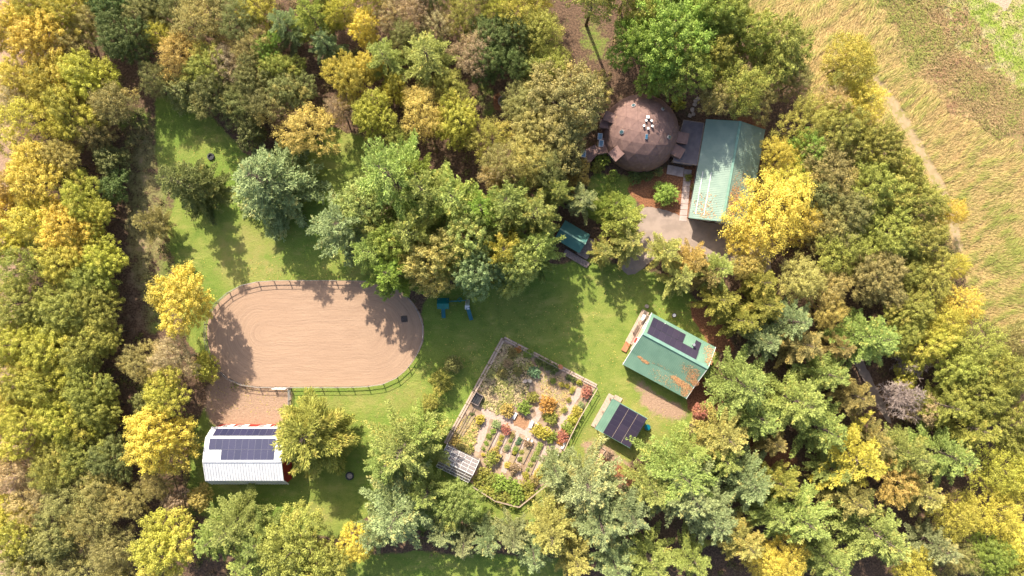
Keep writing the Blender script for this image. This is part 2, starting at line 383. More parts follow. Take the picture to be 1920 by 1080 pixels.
xs = np.concatenate([[-3000, -800, -300, -160, -125], np.arange(-105, 105.01, 0.5), [125, 160, 300, 800, 3000]])
ys = np.concatenate([[-3000, -800, -300, -140, -90], np.arange(-66, 66.01, 0.5), [90, 140, 300, 800, 3000]])
GX, GY = np.meshgrid(xs, ys)
def mask(polys, blur=2):
    m = np.zeros(GX.shape)
    for P in polys: m[inpoly(GX, GY, PX(P))] = 1
    for _ in range(blur):
        m[1:-1] = (m[:-2] + m[1:-1] * 2 + m[2:]) / 4; m[:, 1:-1] = (m[:, :-2] + m[:, 1:-1] * 2 + m[:, 2:]) / 4
    return m
ny, nx = GX.shape
gm = bpy.data.meshes.new('ground')
idx = np.arange(nx * ny).reshape(ny, nx)
q = np.stack([idx[:-1, :-1], idx[:-1, 1:], idx[1:, 1:], idx[1:, :-1]], -1).reshape(-1, 4)
gm.vertices.add(nx * ny); gm.vertices.foreach_set('co', np.stack([GX, GY, np.zeros_like(GX)], -1).astype(np.float32).ravel())
gm.loops.add(len(q) * 4); gm.loops.foreach_set('vertex_index', q.astype(np.int32).ravel())
gm.polygons.add(len(q)); gm.polygons.foreach_set('loop_start', np.arange(0, len(q) * 4, 4, dtype=np.int32))
for nm, pl, bl in (('lawn', LAWNS[:3] + LAWNS[4:5], 4), ('dry', DRY, 16), ('dirt', DIRT, 5), ('mulch', MULCH, 2), ('field', [FIELD], 6), ('weed', [WEED], 10), ('wet', [WET], 10), ('sand', [SAND], 1)):
    at = gm.attributes.new(nm, 'FLOAT', 'POINT'); mk = mask(pl, bl)
    if nm == 'lawn': mk = np.maximum(mk, .5 * mask([LAWNS[3], LAWNS[5], [(215, 200), (300, 190), (340, 420), (330, 620), (270, 640), (230, 480), (225, 330)], [(330, 880), (400, 900), (420, 990), (340, 980)]], 8))
    if nm == 'dry': mk = mk * .6
    if nm == 'dirt': mk = np.maximum(mk, .42 * mask([[(230, 230), (300, 220), (320, 420), (300, 600), (240, 700), (225, 480)]], 8))
    at.data.foreach_set('value', mk.astype(np.float32).ravel())
gm.materials.append(M['ground']); gm.update(calc_edges=True)
tag(link('ground', gm), kind='structure')

ARENA = [(389, 601), (401, 578), (418, 558), (449, 537), (478, 529), (514, 526), (570, 526), (630, 526), (707, 527), (745, 541), (770, 560), (791, 592), (796, 618), (793, 648), (767, 690), (743, 710), (714, 722), (659, 725), (600, 725), (538, 725), (478, 725), (447, 718), (420, 703), (399, 676), (388, 640)]
AC = W(593, 625)
ar = sheet('riding_arena', [(p[0] - AC.x, p[1] - AC.y) for p in PX(ARENA)], 0.0, M['sand'], 1); ar.location = (AC.x, AC.y, 0.012)
sheet('driveway', PX([(1200, 385), (1250, 393), (1290, 412), (1340, 418), (1400, 430), (1440, 470), (1450, 520), (1400, 510), (1340, 490), (1270, 490), (1240, 470), (1210, 500), (1180, 520), (1160, 500), (1190, 450), (1198, 420)]), 0.012, M['gravel'], 2, 0.12, 3)
sheet('forest_track', PX([(1585, 640), (1600, 645), (1640, 720), (1675, 790), (1665, 795), (1625, 730)]), 0.012, M['gravel'], 2, 0.2, 4)
sheet('prairie_track', PX([(1630, 128), (1652, 145), (1680, 185), (1712, 235), (1745, 295), (1775, 350), (1792, 400), (1808, 470), (1795, 474), (1776, 405), (1757, 355), (1728, 300), (1693, 240), (1663, 192), (1638, 155)]), 0.012, M['track'], 2, 0.18, 5)
walk = empty('garden_walk', W(1288, 350)); walk['kind'] = 'structure'
for i in range(9):                                         # concrete walk between dome and driveway, slab by slab
    t = i / 9; a = W(1290, 318).lerp(W(1280, 415), t); b = W(1290, 318).lerp(W(1280, 415), t + 0.104)
    MB().bar(a - walk.location + Vector((0, 0, 0.03)), b - walk.location + Vector((0, 0, 0.03)), 1.3, 0.06).obj('slab', M['concrete'], walk)
Rn = random.Random(5)
sp_ = empty('stepping_stone_path', W(1300, 205)); sp_['kind'] = 'structure'
for (a, b) in [(1308, 186), (1303, 196), (1298, 206), (1300, 214), (1293, 217), (1304, 190)]:
    p = W(a, b) - sp_.location; n = 7
    ring = [(p.x + math.cos(k * 6.283 / n) * Rn.uniform(.3, .48), p.y + math.sin(k * 6.283 / n) * Rn.uniform(.3, .48)) for k in range(n)]
    MB().hexa([(x, y, 0) for x, y in ring], [(x * 1, y * 1, 0.07) for x, y in ring]).obj('stone', M['stone'], sp_)

# ------------------------------------------------------------------ buildings: shared builders
def slope(name, mat, a, b, c, d, parent, ribs=0.45, th=0.07, rib=0.035):
    """roof plane: a-b along the eave, d-c along the top edge; ribs run up the slope"""
    a, b, c, d = map(Vector, (a, b, c, d)); n = (b - a).cross(d - a).normalized()
    if n.z < 0: n = -n
    m = MB(); m.hexa([p - n * th for p in (a, b, c, d)], [a, b, c, d])
    L = (b - a).length; k = max(2, int(L / ribs))
    for i in range(k + 1):
        t = 0.004 + 0.992 * i / k; e = a.lerp(b, t); f = d.lerp(c, t)
        m.bar(e + n * rib * 0.5, f + n * rib * 0.5, 0.05, rib)
    return m.obj(name, mat, parent)

def frame_on(a, b, d, lift=0.09):
    a, b, d = Vector(a), Vector(b), Vector(d); u = (b - a).normalized(); n = u.cross(d - a).normalized()
    if n.z < 0: n = -n
    v = n.cross(u)
    if v.dot(d - a) < 0: v = -v
    Mx = Matrix((u, v, n)).transposed().to_4x4(); Mx.translation = a + n * lift
    return Mx

def panel_mesh(name, w, h, cells, fr, th=0.045):
    m = MB(); e = 0.022
    m.hexa([(0, 0, 0), (w, 0, 0), (w, h, 0), (0, h, 0)], [(0, 0, th), (w, 0, th), (w, h, th), (0, h, th)], 1)
    m.poly([(e, e, th + .004), (w - e, e, th + .004), (w - e, h - e, th + .004), (e, h - e, th + .004)], 0)
    return m.mesh(name, [cells, fr])
PM_BLUE = panel_mesh('blue_solar_panel', 1.095, 1.76, M['cells'], M['frame'])
PM_BLACK = panel_mesh('dark_solar_panel', 1.02, 1.66, M['black_cells'], M['black_frame'])
PM_BLACK_L = panel_mesh('dark_solar_panel_wide', 1.70, 0.97, M['black_cells'], M['black_frame'])
def panels(parent, F, mesh, spots):
    for (u, v) in spots:
        o = link('solar_panel', mesh, parent); o.matrix_local = F @ Matrix.Translation((u, v, 0))

def window(parent, c, w, h, nrm, glass='glass', frame='white', name='window'):
    """frame with a recessed pane on a wall whose outward normal is nrm (local axes)"""
    nrm = Vector(nrm); u = Vector((0, 0, 1)).cross(nrm); c = Vector(c); Z = Vector((0, 0, 1)); m = MB(); t = 0.12
    def bx(cc, a, b, dp, mm): 
        p = [cc + u * i * a / 2 + Z * j * b / 2 for i, j in ((-1, -1), (1, -1), (1, 1), (-1, 1))]
        mm.hexa([x - nrm * 0.02 for x in p], [x + nrm * dp for x in p])
    bx(c + Z * (h / 2), w + t, t, 0.06, m); bx(c - Z * (h / 2), w + t, t, 0.06, m)
    bx(c + u * (w / 2), t, h - t, 0.06, m); bx(c - u * (w / 2), t, h - t, 0.06, m)
    o = m.obj(name, M[frame], parent); g = MB(); bx(c, w - t, h - t, 0.015, g); g.obj('pane', M[glass], o); return o

def local(o, p):
    return Matrix.Rotation(-o.rotation_euler.z, 3, 'Z') @ (Vector(p) - Vector(o.location))

# ------------------------------------------------------------------ white-roofed red barn with gambrel roof
c = W(481.5, 846.5); barn = tag(empty('barn', (c.x, c.y, 0)), 'red barn with white gambrel metal roof and rows of blue solar panels', 'barn')
hx, hy = 6.5, 4.83; ez, bz, rz_ = 3.0, 5.5, 6.6; by = hy - 1.25
prof = [(-hy, 0), (hy, 0), (hy, ez - .15), (by - .05, bz - .14), (0, rz_ - .1), (-by + .05, bz - .14), (-hy, ez - .15)]
wl = MB(); ix = hx - 0.3; sc = lambda y: y * 0.97
e2 = hy + .08; sc = lambda y: y * .985
wl.hexa([(-ix, sc(y), z) for y, z in prof], [(ix, sc(y), z) for y, z in prof]); wl.obj('wall', M['red'], barn)
for i in range(43):
    for s in (1,): MB().box((-6.1 + i * 0.29, s * (hy * .985 + .012), 1.45), (0.25, 0.03, 2.9)).obj('board', M['red'], barn)
X0, X1 = -hx, hx
slope('roof_slope', M['white_metal'], (X0, e2, ez - .05), (X1, e2, ez - .05), (X1, by, bz), (X0, by, bz), barn, 0.45, rib=.055)
slope('roof_slope', M['white_metal'], (X0, by, bz + .01), (X1, by, bz + .01), (X1, 0, rz_), (X0, 0, rz_), barn, 0.45, rib=.055)
slope('roof_slope', M['white_metal'], (X0, -by, bz + .01), (X1, -by, bz + .01), (X1, 0, rz_), (X0, 0, rz_), barn, 0.45, rib=.055)
slope('roof_slope', M['white_metal'], (X0, -e2, ez - .05), (X1, -e2, ez - .05), (X1, -by, bz), (X0, -by, bz), barn, 0.45, rib=.055)
MB().bar((X0, 0, rz_ + .06), (X1, 0, rz_ + .06), 0.42, 0.06).obj('ridge_cap', M['white_metal'], barn)
for s in (-1, 1):
    for x in (X0 - .03, X1 + .03):
        t_ = MB(); t_.bar((x, s * e2, ez - .12), (x, s * by, bz - .05), 0.07, 0.22); t_.bar((x, s * by, bz - .05), (x, 0, rz_ - .05), 0.07, 0.22)
        t_.obj('rake_trim', M['white'], barn)
F = frame_on((X0, e2, ez - .05), (X1, e2, ez - .05), (X0, by, bz))
panels(barn, F, PM_BLUE, [(0.95 + i * 1.1, 0.62) for i in range(10)])
F = frame_on((X0, by, bz), (X1, by, bz), (X0, 0, rz_))
panels(barn, F, PM_BLUE, [(0.75 + i * 1.1, 0.12) for i in range(10)] + [(2.95 + i * 1.1, 1.9) for i in range(8)])
for x in (-4.7, -4.1 + 1.9, 1.6, 4.2):
    dd = window(barn, (x, hy * .985 + .03, 1.75), 1.1, 1.5, (0, 1, 0), 'dark', name='stable_door')
    sh = MB().box((x + 1.0, hy * .985 + .16, 1.75), (0.9, 0.06, 1.5)).obj('door_leaf', M['white'], barn)
window(barn, (ix + .0, -1.2, 1.9), 1.0, 1.1, (1, 0, 0)); window(barn, (ix, 2.0, 1.9), 1.0, 1.1, (1, 0, 0)); window(barn, (ix, 0, 4.6), 0.9, 0.9, (1, 0, 0))
MB().box((0, hy * .985 + .08, 2.62), (2 * hx - .7, 0.06, 0.14)).obj('fascia', M['white'], barn)

# ------------------------------------------------------------------ green workshop with dark solar panels
TH = math.atan2(65.1, 121.3)                 # clockwise turn in plan
rl, rr = W(1206.3, 624.5, 5.4), W(1327.6, 689.6, 5.4); mid = (rl + rr) / 2
hs = tag(empty('workshop', (mid.x, mid.y, 0), -TH), 'green metal roofed workshop with dark solar panels and orange leaf drifts', 'building')
u_ = 0.5 * (rr - rl).length; up_y = 3.75; lo_y = 3.75; po_y = 6.35
za, zr, zp = 3.6, 5.4, 2.75
MB().hexa([(-u_ + .35, y, z) for y, z in ((-lo_y + .2, 0), (up_y - .3, 0), (up_y - .3, za - .05), (0, zr - .15), (-lo_y + .2, za - .1))],
          [(u_ - .35, y, z) for y, z in ((-lo_y + .2, 0), (up_y - .3, 0), (up_y - .3, za - .05), (0, zr - .15), (-lo_y + .2, za - .1))]).obj('wall', M['cream'], hs)
slope('roof_slope', M['green_roof'], (-u_, up_y, za), (u_, up_y, za), (u_, 0, zr), (-u_, 0, zr), hs, 0.32)
slope('roof_slope', M['green_roof'], (-u_, -lo_y, za), (u_, -lo_y, za), (u_, 0, zr), (-u_, 0, zr), hs, 0.32)
slope('porch_roof', M['green_roof'], (-u_, -po_y, zp), (u_ - .0, -po_y, zp), (u_, -lo_y - .01, za - .02), (-u_, -lo_y - .01, za - .02), hs, 0.32)
MB().bar((-u_ - .05, 0, zr + .05), (u_ + .05, 0, zr + .05), 0.5, 0.07).obj('ridge_cap', M['trim_green'], hs)
for x in (-u_ - .03, u_ + .03):
    t_ = MB(); t_.bar((x, up_y, za - .05), (x, 0, zr - .05), .07, .2); t_.bar((x, -lo_y, za - .05), (x, 0, zr - .05), .07, .2); t_.bar((x, -po_y, zp - .05), (x, -lo_y, za - .08), .07, .2)
    t_.obj('rake_trim', M['white'], hs)
for i in range(6): MB().box((-u_ + .4 + i * (2 * u_ - .8) / 5, -po_y + .3, zp / 2 - .05), (.16, .16, zp - .1)).obj('porch_post', M['wood'], hs)
MB().box((0, -po_y + .3, 1.0), (2 * u_ - 1, .06, 1.9)).obj('porch_wall', M['cream'], hs)
F = frame_on((-u_, up_y, za), (u_, up_y, za), (-u_, 0, zr))
panels(hs, F, PM_BLACK, [(0.55 + i * 1.035, 0.62) for i in range(6)] + [(8.75, 0.62)] + [(0.55 + i * 1.035, 2.33) for i in range(9)])
vp = MB(); vp.cyl((2.3, 2.3, 4.2), .12, 1.0, 8); vp.cyl((2.3, 2.3, 5.2), .24, .14, 8); vp.obj('flue', M['steel'], hs)
v2 = MB(); v2.cyl((-3.4, 3.2, 3.7), .06, .5, 6); v2.obj('vent_pipe', M['white'], hs)
window(hs, (-u_ + .35, 1.4, 1.6), 1.2, 1.1, (-1, 0, 0)); window(hs, (-u_ + .35, -1.6, 1.1), 1.1, 2.0, (-1, 0, 0), 'red', name='door')
# deck boards on the near end, with rail and benches
for i in range(9): MB().box((-u_ - .05 - .075 - i * .15 + .3, 0.6, .28), (.14, 6.4, .05)).obj('deck_board', M['pale_wood'], hs)
MB().box((-u_ - .35, 0.6, .13), (1.2, 6.2, .24)).obj('deck_frame', M['grey_wood'], hs)
for y in (-2.5, -.4, 1.7, 3.7): MB().box((-u_ - .93, y, .75), (.09, .09, 1.1)).obj('rail_post', M['pale_wood'], hs)
MB().box((-u_ - .93, .6, 1.3), (.12, 6.3, .05)).obj('rail', M['pale_wood'], hs)
MB().box((-u_ - .5, -3.4, .15), (.9, 1.7, .3)).obj('step', M['terracotta'], hs)
bn = tag(empty('deck_bench', hs.matrix_basis @ Vector((-u_ - .5, 0.1, .31)), -TH), 'brown wooden bench on the pale deck of the workshop', 'bench')
for k in range(3): MB().box((-.16 + k * .16, 0, .42), (.14, 1.7, .04)).obj('slat', M['post_wood'], bn)
for y in (-.7, .7): MB().box((0, y, .2), (.4, .08, .4)).obj('leg', M['post_wood'], bn)
wb = tag(empty('washstand', hs.matrix_basis @ Vector((-u_ - .45, 2.5, .31)), -TH), 'white tub stand on the workshop deck', 'stand')
MB().box((0, 0, .75), (.55, 1.1, .08)).obj('top', M['white'], wb)
for x in (-.2, .2):
    for y in (-.45, .45): MB().box((x, y, .36), (.06, .06, .72)).obj('leg', M['white'], wb)
sk = MB(); sk.hexa([(-.2, -.35, .79), (.2, -.35, .79), (.2, .1, .79), (-.2, .1, .79)], [(-.24, -.4, .95), (.24, -.4, .95), (.24, .15, .95), (-.24, .15, .95)]); sk.obj('basin', M['white'], wb)

def leaf_drift(parent, F, blobs, n, size, seed, name='leaf_drift', cols=None):
    """loose leaves lying on a roof plane: blobs are (u, v, ru, rv, weight)"""
    g = np.random.default_rng(seed); w = np.array([b[4] for b in blobs], float); k = g.choice(len(blobs), n, p=w / w.sum()); B = np.array(blobs)[k]
    r = np.sqrt(g.random(n)) * g.random(n) ** 0.25; a = g.random(n) * 6.283
    u = B[:, 0] + np.cos(a) * r * B[:, 2]; v = B[:, 1] + np.sin(a) * r * B[:, 3]
    c = np.stack([u, v, g.uniform(0.0, .05, n)], -1); t = g.random(n) * 6.283; s = size * g.uniform(.5, 1.3, n)
    A = np.stack([np.cos(t), np.sin(t), g.uniform(-.2, .2, n)], -1) * s[:, None]; Bv = np.stack([-np.sin(t), np.cos(t), g.uniform(-.2, .2, n)], -1) * s[:, None] * .6
    V = np.stack([c - A, c - Bv, c + A, c + Bv], 1).reshape(-1, 3); V[:, 2] = np.maximum(V[:, 2], .005)
    me = np_mesh(name, V, 4, M['drift'], {'v': g.random(n), 'w': g.random(n)}); o = link(name, me, parent); o.matrix_local = F; o['kind'] = 'stuff'; return o
M['drift'] = blade_mat('fallen_leaf', (0.64, 0.32, 0.16), (0.56, 0.38, 0.18), (0.50, 0.21, 0.10))
F = frame_on((-u_, -po_y, zp), (u_, -po_y, zp), (-u_, -lo_y, za), .03)
leaf_drift(hs, F, [(10.5, 2.0, 2.0, .7, 5), (8.9, 2.3, 1.1, .45, 3), (3.0, 2.4, .9, .3, 2), (1.9, 2.6, .6, .25, 1), (11.6, 1.2, .9, 1.3, 2), (8, 1.3, 4, 1.3, 1.2)], 2300, .085, 2)
F = frame_on((-u_, -lo_y, za), (u_, -lo_y, za), (-u_, 0, zr), .04)
leaf_drift(hs, F, [(11.0, 1.6, 1.2, 1.6, 4), (12, .6, .8, .7, 3), (9.6, 2.2, 1.4, 1.4, 1), (6, .3, 3, .3, .3)], 1000, .085, 3)
F = frame_on((-u_, up_y, za), (u_, up_y, za), (-u_, 0, zr), .04)
leaf_drift(hs, F, [(11.6, 1.4, 1.3, 1.3, 3), (12, 2.8, .9, 1, 2)], 350, .085, 4)

# ------------------------------------------------------------------ solar shed
p = [W(1146.6, 744.7, 3.1), W(1213.4, 782, 3.1), W(1182, 843.4, 2.7), W(1116.7, 805.5, 2.7)]
c = (p[0] + p[1] + p[2] + p[3]) / 4; sh = tag(empty('solar_shed', (c.x, c.y, 0), -math.atan2(37.3, 66.8)), 'small open shed whose green roof carries three columns of dark solar panels', 'shed')
L, D = 6.9, 5.85
slope('roof', M['green_roof'], (-L / 2, -D / 2, 2.6), (L / 2, -D / 2, 2.6), (L / 2, D / 2, 3.2), (-L / 2, D / 2, 3.2), sh, .4)
for s in (-1, 1): MB().bar((-L / 2, s * (D / 2 + .04), 2.58 if s < 0 else 3.16), (L / 2, s * (D / 2 + .04), 2.58 if s < 0 else 3.16), .08, .16).obj('fascia', M['trim_green'], sh)
F = frame_on((-L / 2, -D / 2, 2.6), (L / 2, -D / 2, 2.6), (-L / 2, D / 2, 3.2))
panels(sh, F, PM_BLACK_L, [(1.55 + i * 1.78, .02 + j * .972) for i in range(3) for j in range(6)])
for i in range(2): MB().box((0, 0, 0), (.028, 5.82, .03)).obj('rail_strip', M['pale_wood'], sh).matrix_local = F @ Matrix.Translation((1.55 + 1.74 + i * 1.78, 2.93, .04))
for x in (-L / 2 + .2, L / 2 - .2):
    for y, z in ((-D / 2 + .25, 2.5), (0, 2.8), (D / 2 - .25, 3.05)): MB().box((x, y, z / 2), (.15, .15, z)).obj('post', M['post_wood'], sh)
MB().box((.9, D / 2 - .35, 1.4), (4.6, .08, 2.7)).obj('back_wall', M['cream'], sh)
MB().box((L / 2 - .25, .2, 1.25), (.08, 4.6, 2.4)).obj('end_wall', M['cream'], sh)
MB().box((.9, -D / 2 + .9, 1.15), (4.4, .08, 2.2)).obj('front_wall', M['grey_wood'], sh)
for i in range(8): MB().box((-L / 2 + .75 - i * .15, .1, .22), (.14, 6.5, .05)).obj('deck_board', M['pale_wood'], sh)
MB().box((-L / 2 + .2, .1, .1), (1.1, 6.3, .18)).obj('deck_frame', M['grey_wood'], sh)
for i in range(5): MB().box((-2.6 + i * .3, D / 2 + .35, .22), (.28, .8, .05)).obj('deck_board', M['pale_wood'], sh)
tb = tag(empty('water_tub', W(1213, 800)), 'blue plastic tub beside the solar shed', 'tub')
t_ = MB(); t_.cyl((0, 0, 0), .42, .55, 12, r2=.5); t_.obj('body', M['blue_plastic'], tb); MB().cyl((0, 0, .55), .54, .05, 12).obj('rim', M['blue_plastic'], tb)
pf = tag(empty('raised_planter', W(1124, 846), -.6), 'empty pale wooden planter frame near the solar shed', 'planter')
for s in (-1, 1): MB().box((0, s * .8, .15), (1.5, .1, .3)).obj('side_board', M['pale_wood'], pf); MB().box((s * .75, 0, .15), (.1, 1.5, .3)).obj('end_board', M['pale_wood'], pf)

# ------------------------------------------------------------------ long garage
gr0, gr1 = W(1388, 227.7, 5.4), W(1355, 415, 5.4); mid = (gr0 + gr1) / 2; ax = gr0 - gr1
ga = tag(empty('garage', (mid.x, mid.y, 0), math.atan2(ax.y, ax.x) - math.pi / 2), 'long garage with pale sea-green ribbed metal roof beside the dome house', 'garage')
gl = ax.length / 2; gw = 5.15
MB().hexa([(x, -gl + .4, z) for x, z in ((-gw + .5, 0), (gw - .5, 0), (gw - .5, 3.1), (0, 5.2), (-gw + .5, 3.1))], [(x, gl - .4, z) for x, z in ((-gw + .5, 0), (gw - .5, 0), (gw - .5, 3.1), (0, 5.2), (-gw + .5, 3.1))]).obj('wall', M['grey_wood'], ga)
slope('roof_slope', M['sage_roof'], (-gw, -gl, 3.0), (-gw, gl, 3.0), (0, gl, 5.4), (0, -gl, 5.4), ga, .3)
slope('roof_slope', M['sage_roof'], (gw, -gl, 3.0), (gw, gl, 3.0), (0, gl, 5.4), (0, -gl, 5.4), ga, .3)
MB().bar((0, -gl - .03, 5.45), (0, gl + .03, 5.45), .4, .06).obj('ridge_cap', M['trim_green'], ga)
for y in (-gl - .03, gl + .03):
    t_ = MB(); t_.bar((-gw, y, 2.95), (0, y, 5.35), .07, .2); t_.bar((gw, y, 2.95), (0, y, 5.35), .07, .2); t_.obj('rake_trim', M['trim_green'], ga)
F = frame_on((-gw, -gl, 3.0), (-gw, gl, 3.0), (0, -gl, 5.4), .05)
for v in (1.05, 2.45): MB().box((4.4, v, 0.03), (7.4, .09, .07)).obj('snow_guard', M['white'], ga).matrix_local = F
for x in (-2.6, 2.0): MB().box((x, -gl + .36, 1.25), (3.6, .08, 2.4)).obj('garage_door', M['white'], ga)
leaf_drift(ga, F, [(2.5, 2.5, 2.4, 2.4, 2), (.8, 2.5, .7, 2.4, 1)], 200, .11, 5)
F = frame_on((gw, -gl, 3.0), (gw, gl, 3.0), (0, -gl, 5.4), .05)
leaf_drift(ga, F, [(5, 3.2, 5, 2.3, 2), (3.5, 4.2, 3.5, 1.3, 3)], 900, .11, 6)

bw = tag(empty('breezeway', W(1290, 265)), 'flat dark roofed breezeway joining the dome house to the garage', 'breezeway')
q4 = [W(a, b, 2.8) - bw.location for a, b in ((1261.5, 303), (1307, 310), (1320, 231), (1281.8, 225))]
MB().hexa([v - Vector((0, 0, .18)) for v in q4], q4).obj('roof', M['flat_roof'], bw)
m_ = MB()
for i in range(4): m_.bar(q4[i] + Vector((0, 0, .03)), q4[(i + 1) % 4] + Vector((0, 0, .03)), .1, .06)
m_.obj('edge_trim', M['post_wood'], bw)
cq = sum(q4, Vector()) / 4
for v in q4: MB().box((v.lerp(cq, .12).x, v.lerp(cq, .12).y, 1.3), (.18, .18, 2.6)).obj('post', M['post_wood'], bw)
MB().box((cq.x, cq.y, .06), (3.4, 6.6, .1), math.atan2(ax.y, ax.x) - math.pi / 2).obj('floor', M['concrete'], bw)
for i, (a, b) in enumerate(((1256, 309), (1266, 311), (1276, 313))):
    pp = W(a, b) - bw.location; MB().box((pp.x, pp.y - .9, .08), (1.0, 1.6, .14), -.15).obj('step_slab', M['concrete'], bw)

# ------------------------------------------------------------------ geodesic dome house, panel by panel
DC = W(1197, 254); DR = 6.75; DZ = 1.1
dome = tag(empty('dome_house', (DC.x, DC.y, 0), rad(11)), 'brown shingled geodesic dome house with skylights and boxy dormers', 'house')
bm = bmesh.new(); bmesh.ops.create_icosphere(bm, subdivisions=1, radius=1)
# frequency-4 geodesic split of each icosahedron face
ico = [[v.co.copy() for v in f.verts] for f in bm.faces]; bm.free()
Rz = Matrix.Rotation(rad(0), 3, 'Z'); fr = 4
for (A, B, C) in ico:
    P = {}
    for i in range(fr + 1):
        for j in range(fr + 1 - i): P[i, j] = (A * (fr - i - j) + B * i + C * j).normalized()
    for i in range(fr):
        for j in range(fr - i):
            for T in ([(i, j), (i + 1, j), (i, j + 1)], [(i + 1, j), (i + 1, j + 1), (i, j + 1)]):
                if any(t not in P for t in T): continue
                t3 = [P[t] * DR + Vector((0, 0, DZ)) for t in T]
                if max(p.z for p in t3) < 0.35: continue
                cc = sum(t3, Vector()) / 3; n = (cc - Vector((0, 0, DZ))).normalized()
                t3 = [p + (cc - p).normalized() * 0.018 for p in t3]
                if min(p.z for p in t3) < 0: t3 = [Vector((p.x, p.y, max(p.z, 0))) for p in t3]
                MB().hexa([p - n * .12 for p in t3], t3).obj('shingle_panel', M['shingle'], dome)
sph = bpy.data.meshes.new('roof_deck'); bm = bmesh.new(); bmesh.ops.create_icosphere(bm, subdivisions=4, radius=DR - .32)
bmesh.ops.translate(bm, verts=bm.verts, vec=(0, 0, DZ)); bmesh.ops.bisect_plane(bm, geom=bm.verts[:] + bm.edges[:] + bm.faces[:], plane_co=(0, 0, 0.01), plane_no=(0, 0, 1), clear_inner=True)
bm.to_mesh(sph); bm.free(); sph.materials.append(M['shingle']); link('roof_deck', sph, dome)

def on_dome(px, py):
    """where the camera ray through that photo point meets the dome, and the outward normal (world)"""
    o = Vector((0, 0, CAM_H)); d = (W(px, py) - o).normalized(); cz = Vector((DC.x, DC.y, DZ)); oc = o - cz
    b = oc.dot(d); disc = b * b - (oc.dot(oc) - DR * DR)
    t = -b - math.sqrt(max(disc, 0)); pt = o + d * t; return pt, (pt - cz).normalized()
Dinv = (Matrix.Translation(dome.location) @ Matrix.Rotation(rad(11), 4, 'Z')).inverted()
def dome_frame(px, py, lift=0.0):
    pt, n = on_dome(px, py); u = Vector((0, 0, 1)).cross(n).normalized(); v = n.cross(u)
    Mx = Matrix((u, v, n)).transposed().to_4x4(); Mx.translation = pt + n * lift; return Dinv @ Mx
def skylight(px, py, w, h, n=4, glass='glass'):
    Fm = dome_frame(px, py, -.05); m = MB(); r0 = [(math.cos(6.283 * (k + .5) / n) * w * .72, math.sin(6.283 * (k + .5) / n) * h * .72) for k in range(n)]
    m.hexa([(x, y, -.25) for x, y in r0], [(x, y, .16) for x, y in r0]); o = m.obj('skylight', M['steel'], dome); o.matrix_local = Fm
    g = MB(); g.hexa([(x * .78, y * .78, .1) for x, y in r0], [(x * .78, y * .78, .2) for x, y in r0]); g.obj('pane', M[glass], o)
M['sky_pane'] = surf('blue_pane', (0.03, 0.12, 0.20), (0.05, 0.16, 0.24), 0.1, 1, spec=.8)
skylight(1166, 247.5, .55, .6, 6); skylight(1212, 256, .42, .85, 4, 'sky_pane'); skylight(1254.5, 257, .55, .6, 4); skylight(1188, 198, .5, .5, 6); skylight(1243, 204, .45, .45, 6)
for a, b, s in ((1214, 221, .42), (1211, 227, .3), (1220.5, 227.5, .3), (1207, 236.5, .3), (1214.5, 241, .32), (1222, 237, .3)):
    Fm = dome_frame(a, b, -.05); o = MB().box((0, 0, .15), (s * 1.0, s * 1.0, .5)).obj('roof_vent', M['frame'], dome); o.matrix_local = Fm
    MB().box((0, 0, .43), (s * 1.15, s * 1.15, .06)).obj('cap', M['white'], o)
for a, b, s in ((1148, 222, 1.5), (1160, 284, 1.7), (1272, 258, 1.7), (1264, 281, 1.7), (1138, 234, 1.2)):  # boxy dormers, level roofs
    pt, n = on_dome(a, b); hd = Vector((n.x, n.y, 0)).normalized(); ang = math.atan2(hd.y, hd.x) - rad(11)
    pl = Dinv @ pt; o = MB().box((0, 0, 0), (s * 1.5, s, 1.7)).obj('dormer', M['shingle'], dome); o.location = pl + Vector((math.cos(ang) * .2, math.sin(ang) * .2, -.55)); o.rotation_euler = (0, 0, ang)
    MB().box((.05, 0, .88), (s * 1.5 + .2, s + .2, .08)).obj('dormer_roof', M['shingle'], o); MB().box((s * .75 + .02, 0, .0), (.05, s * .7, 1.0)).obj('pane', M['glass'], o)
an = tag(empty('entry_annex', W(1110, 285)), 'low brown shingled entry wing with skylights beside the dome house', 'annex')
for k, (pts, h) in enumerate(((((1122, 262), (1140, 258), (1140, 285), (1122, 288)), 2.7), (((1088, 285), (1116, 272), (1124, 284), (1104, 306)), 2.6))):
    P = [W(a, b, h) - an.location for a, b in pts]; P.reverse()
    MB().hexa([Vector((v.x, v.y, 0)) for v in P], [v - Vector((0, 0, .12)) for v in P]).obj('wall', M['cream'], an)
    cc = sum(P, Vector()) / 4; MB().hexa([v + (v - cc) * .08 - Vector((0, 0, .11)) for v in P], [v + (v - cc) * .08 for v in P]).obj('roof', M['shingle'], an)
for a, b in ((1127, 269), (1094, 289), (1125, 256)):
    pp = W(a, b, 2.7) - an.location; o = MB().box((pp.x, pp.y, 2.75), (.8, 1.1, .2), -.1).obj('skylight', M['steel'], an); MB().box((pp.x, pp.y, 2.86), (.64, .92, .05), -.1).obj('pane', M['sky_pane'], o)

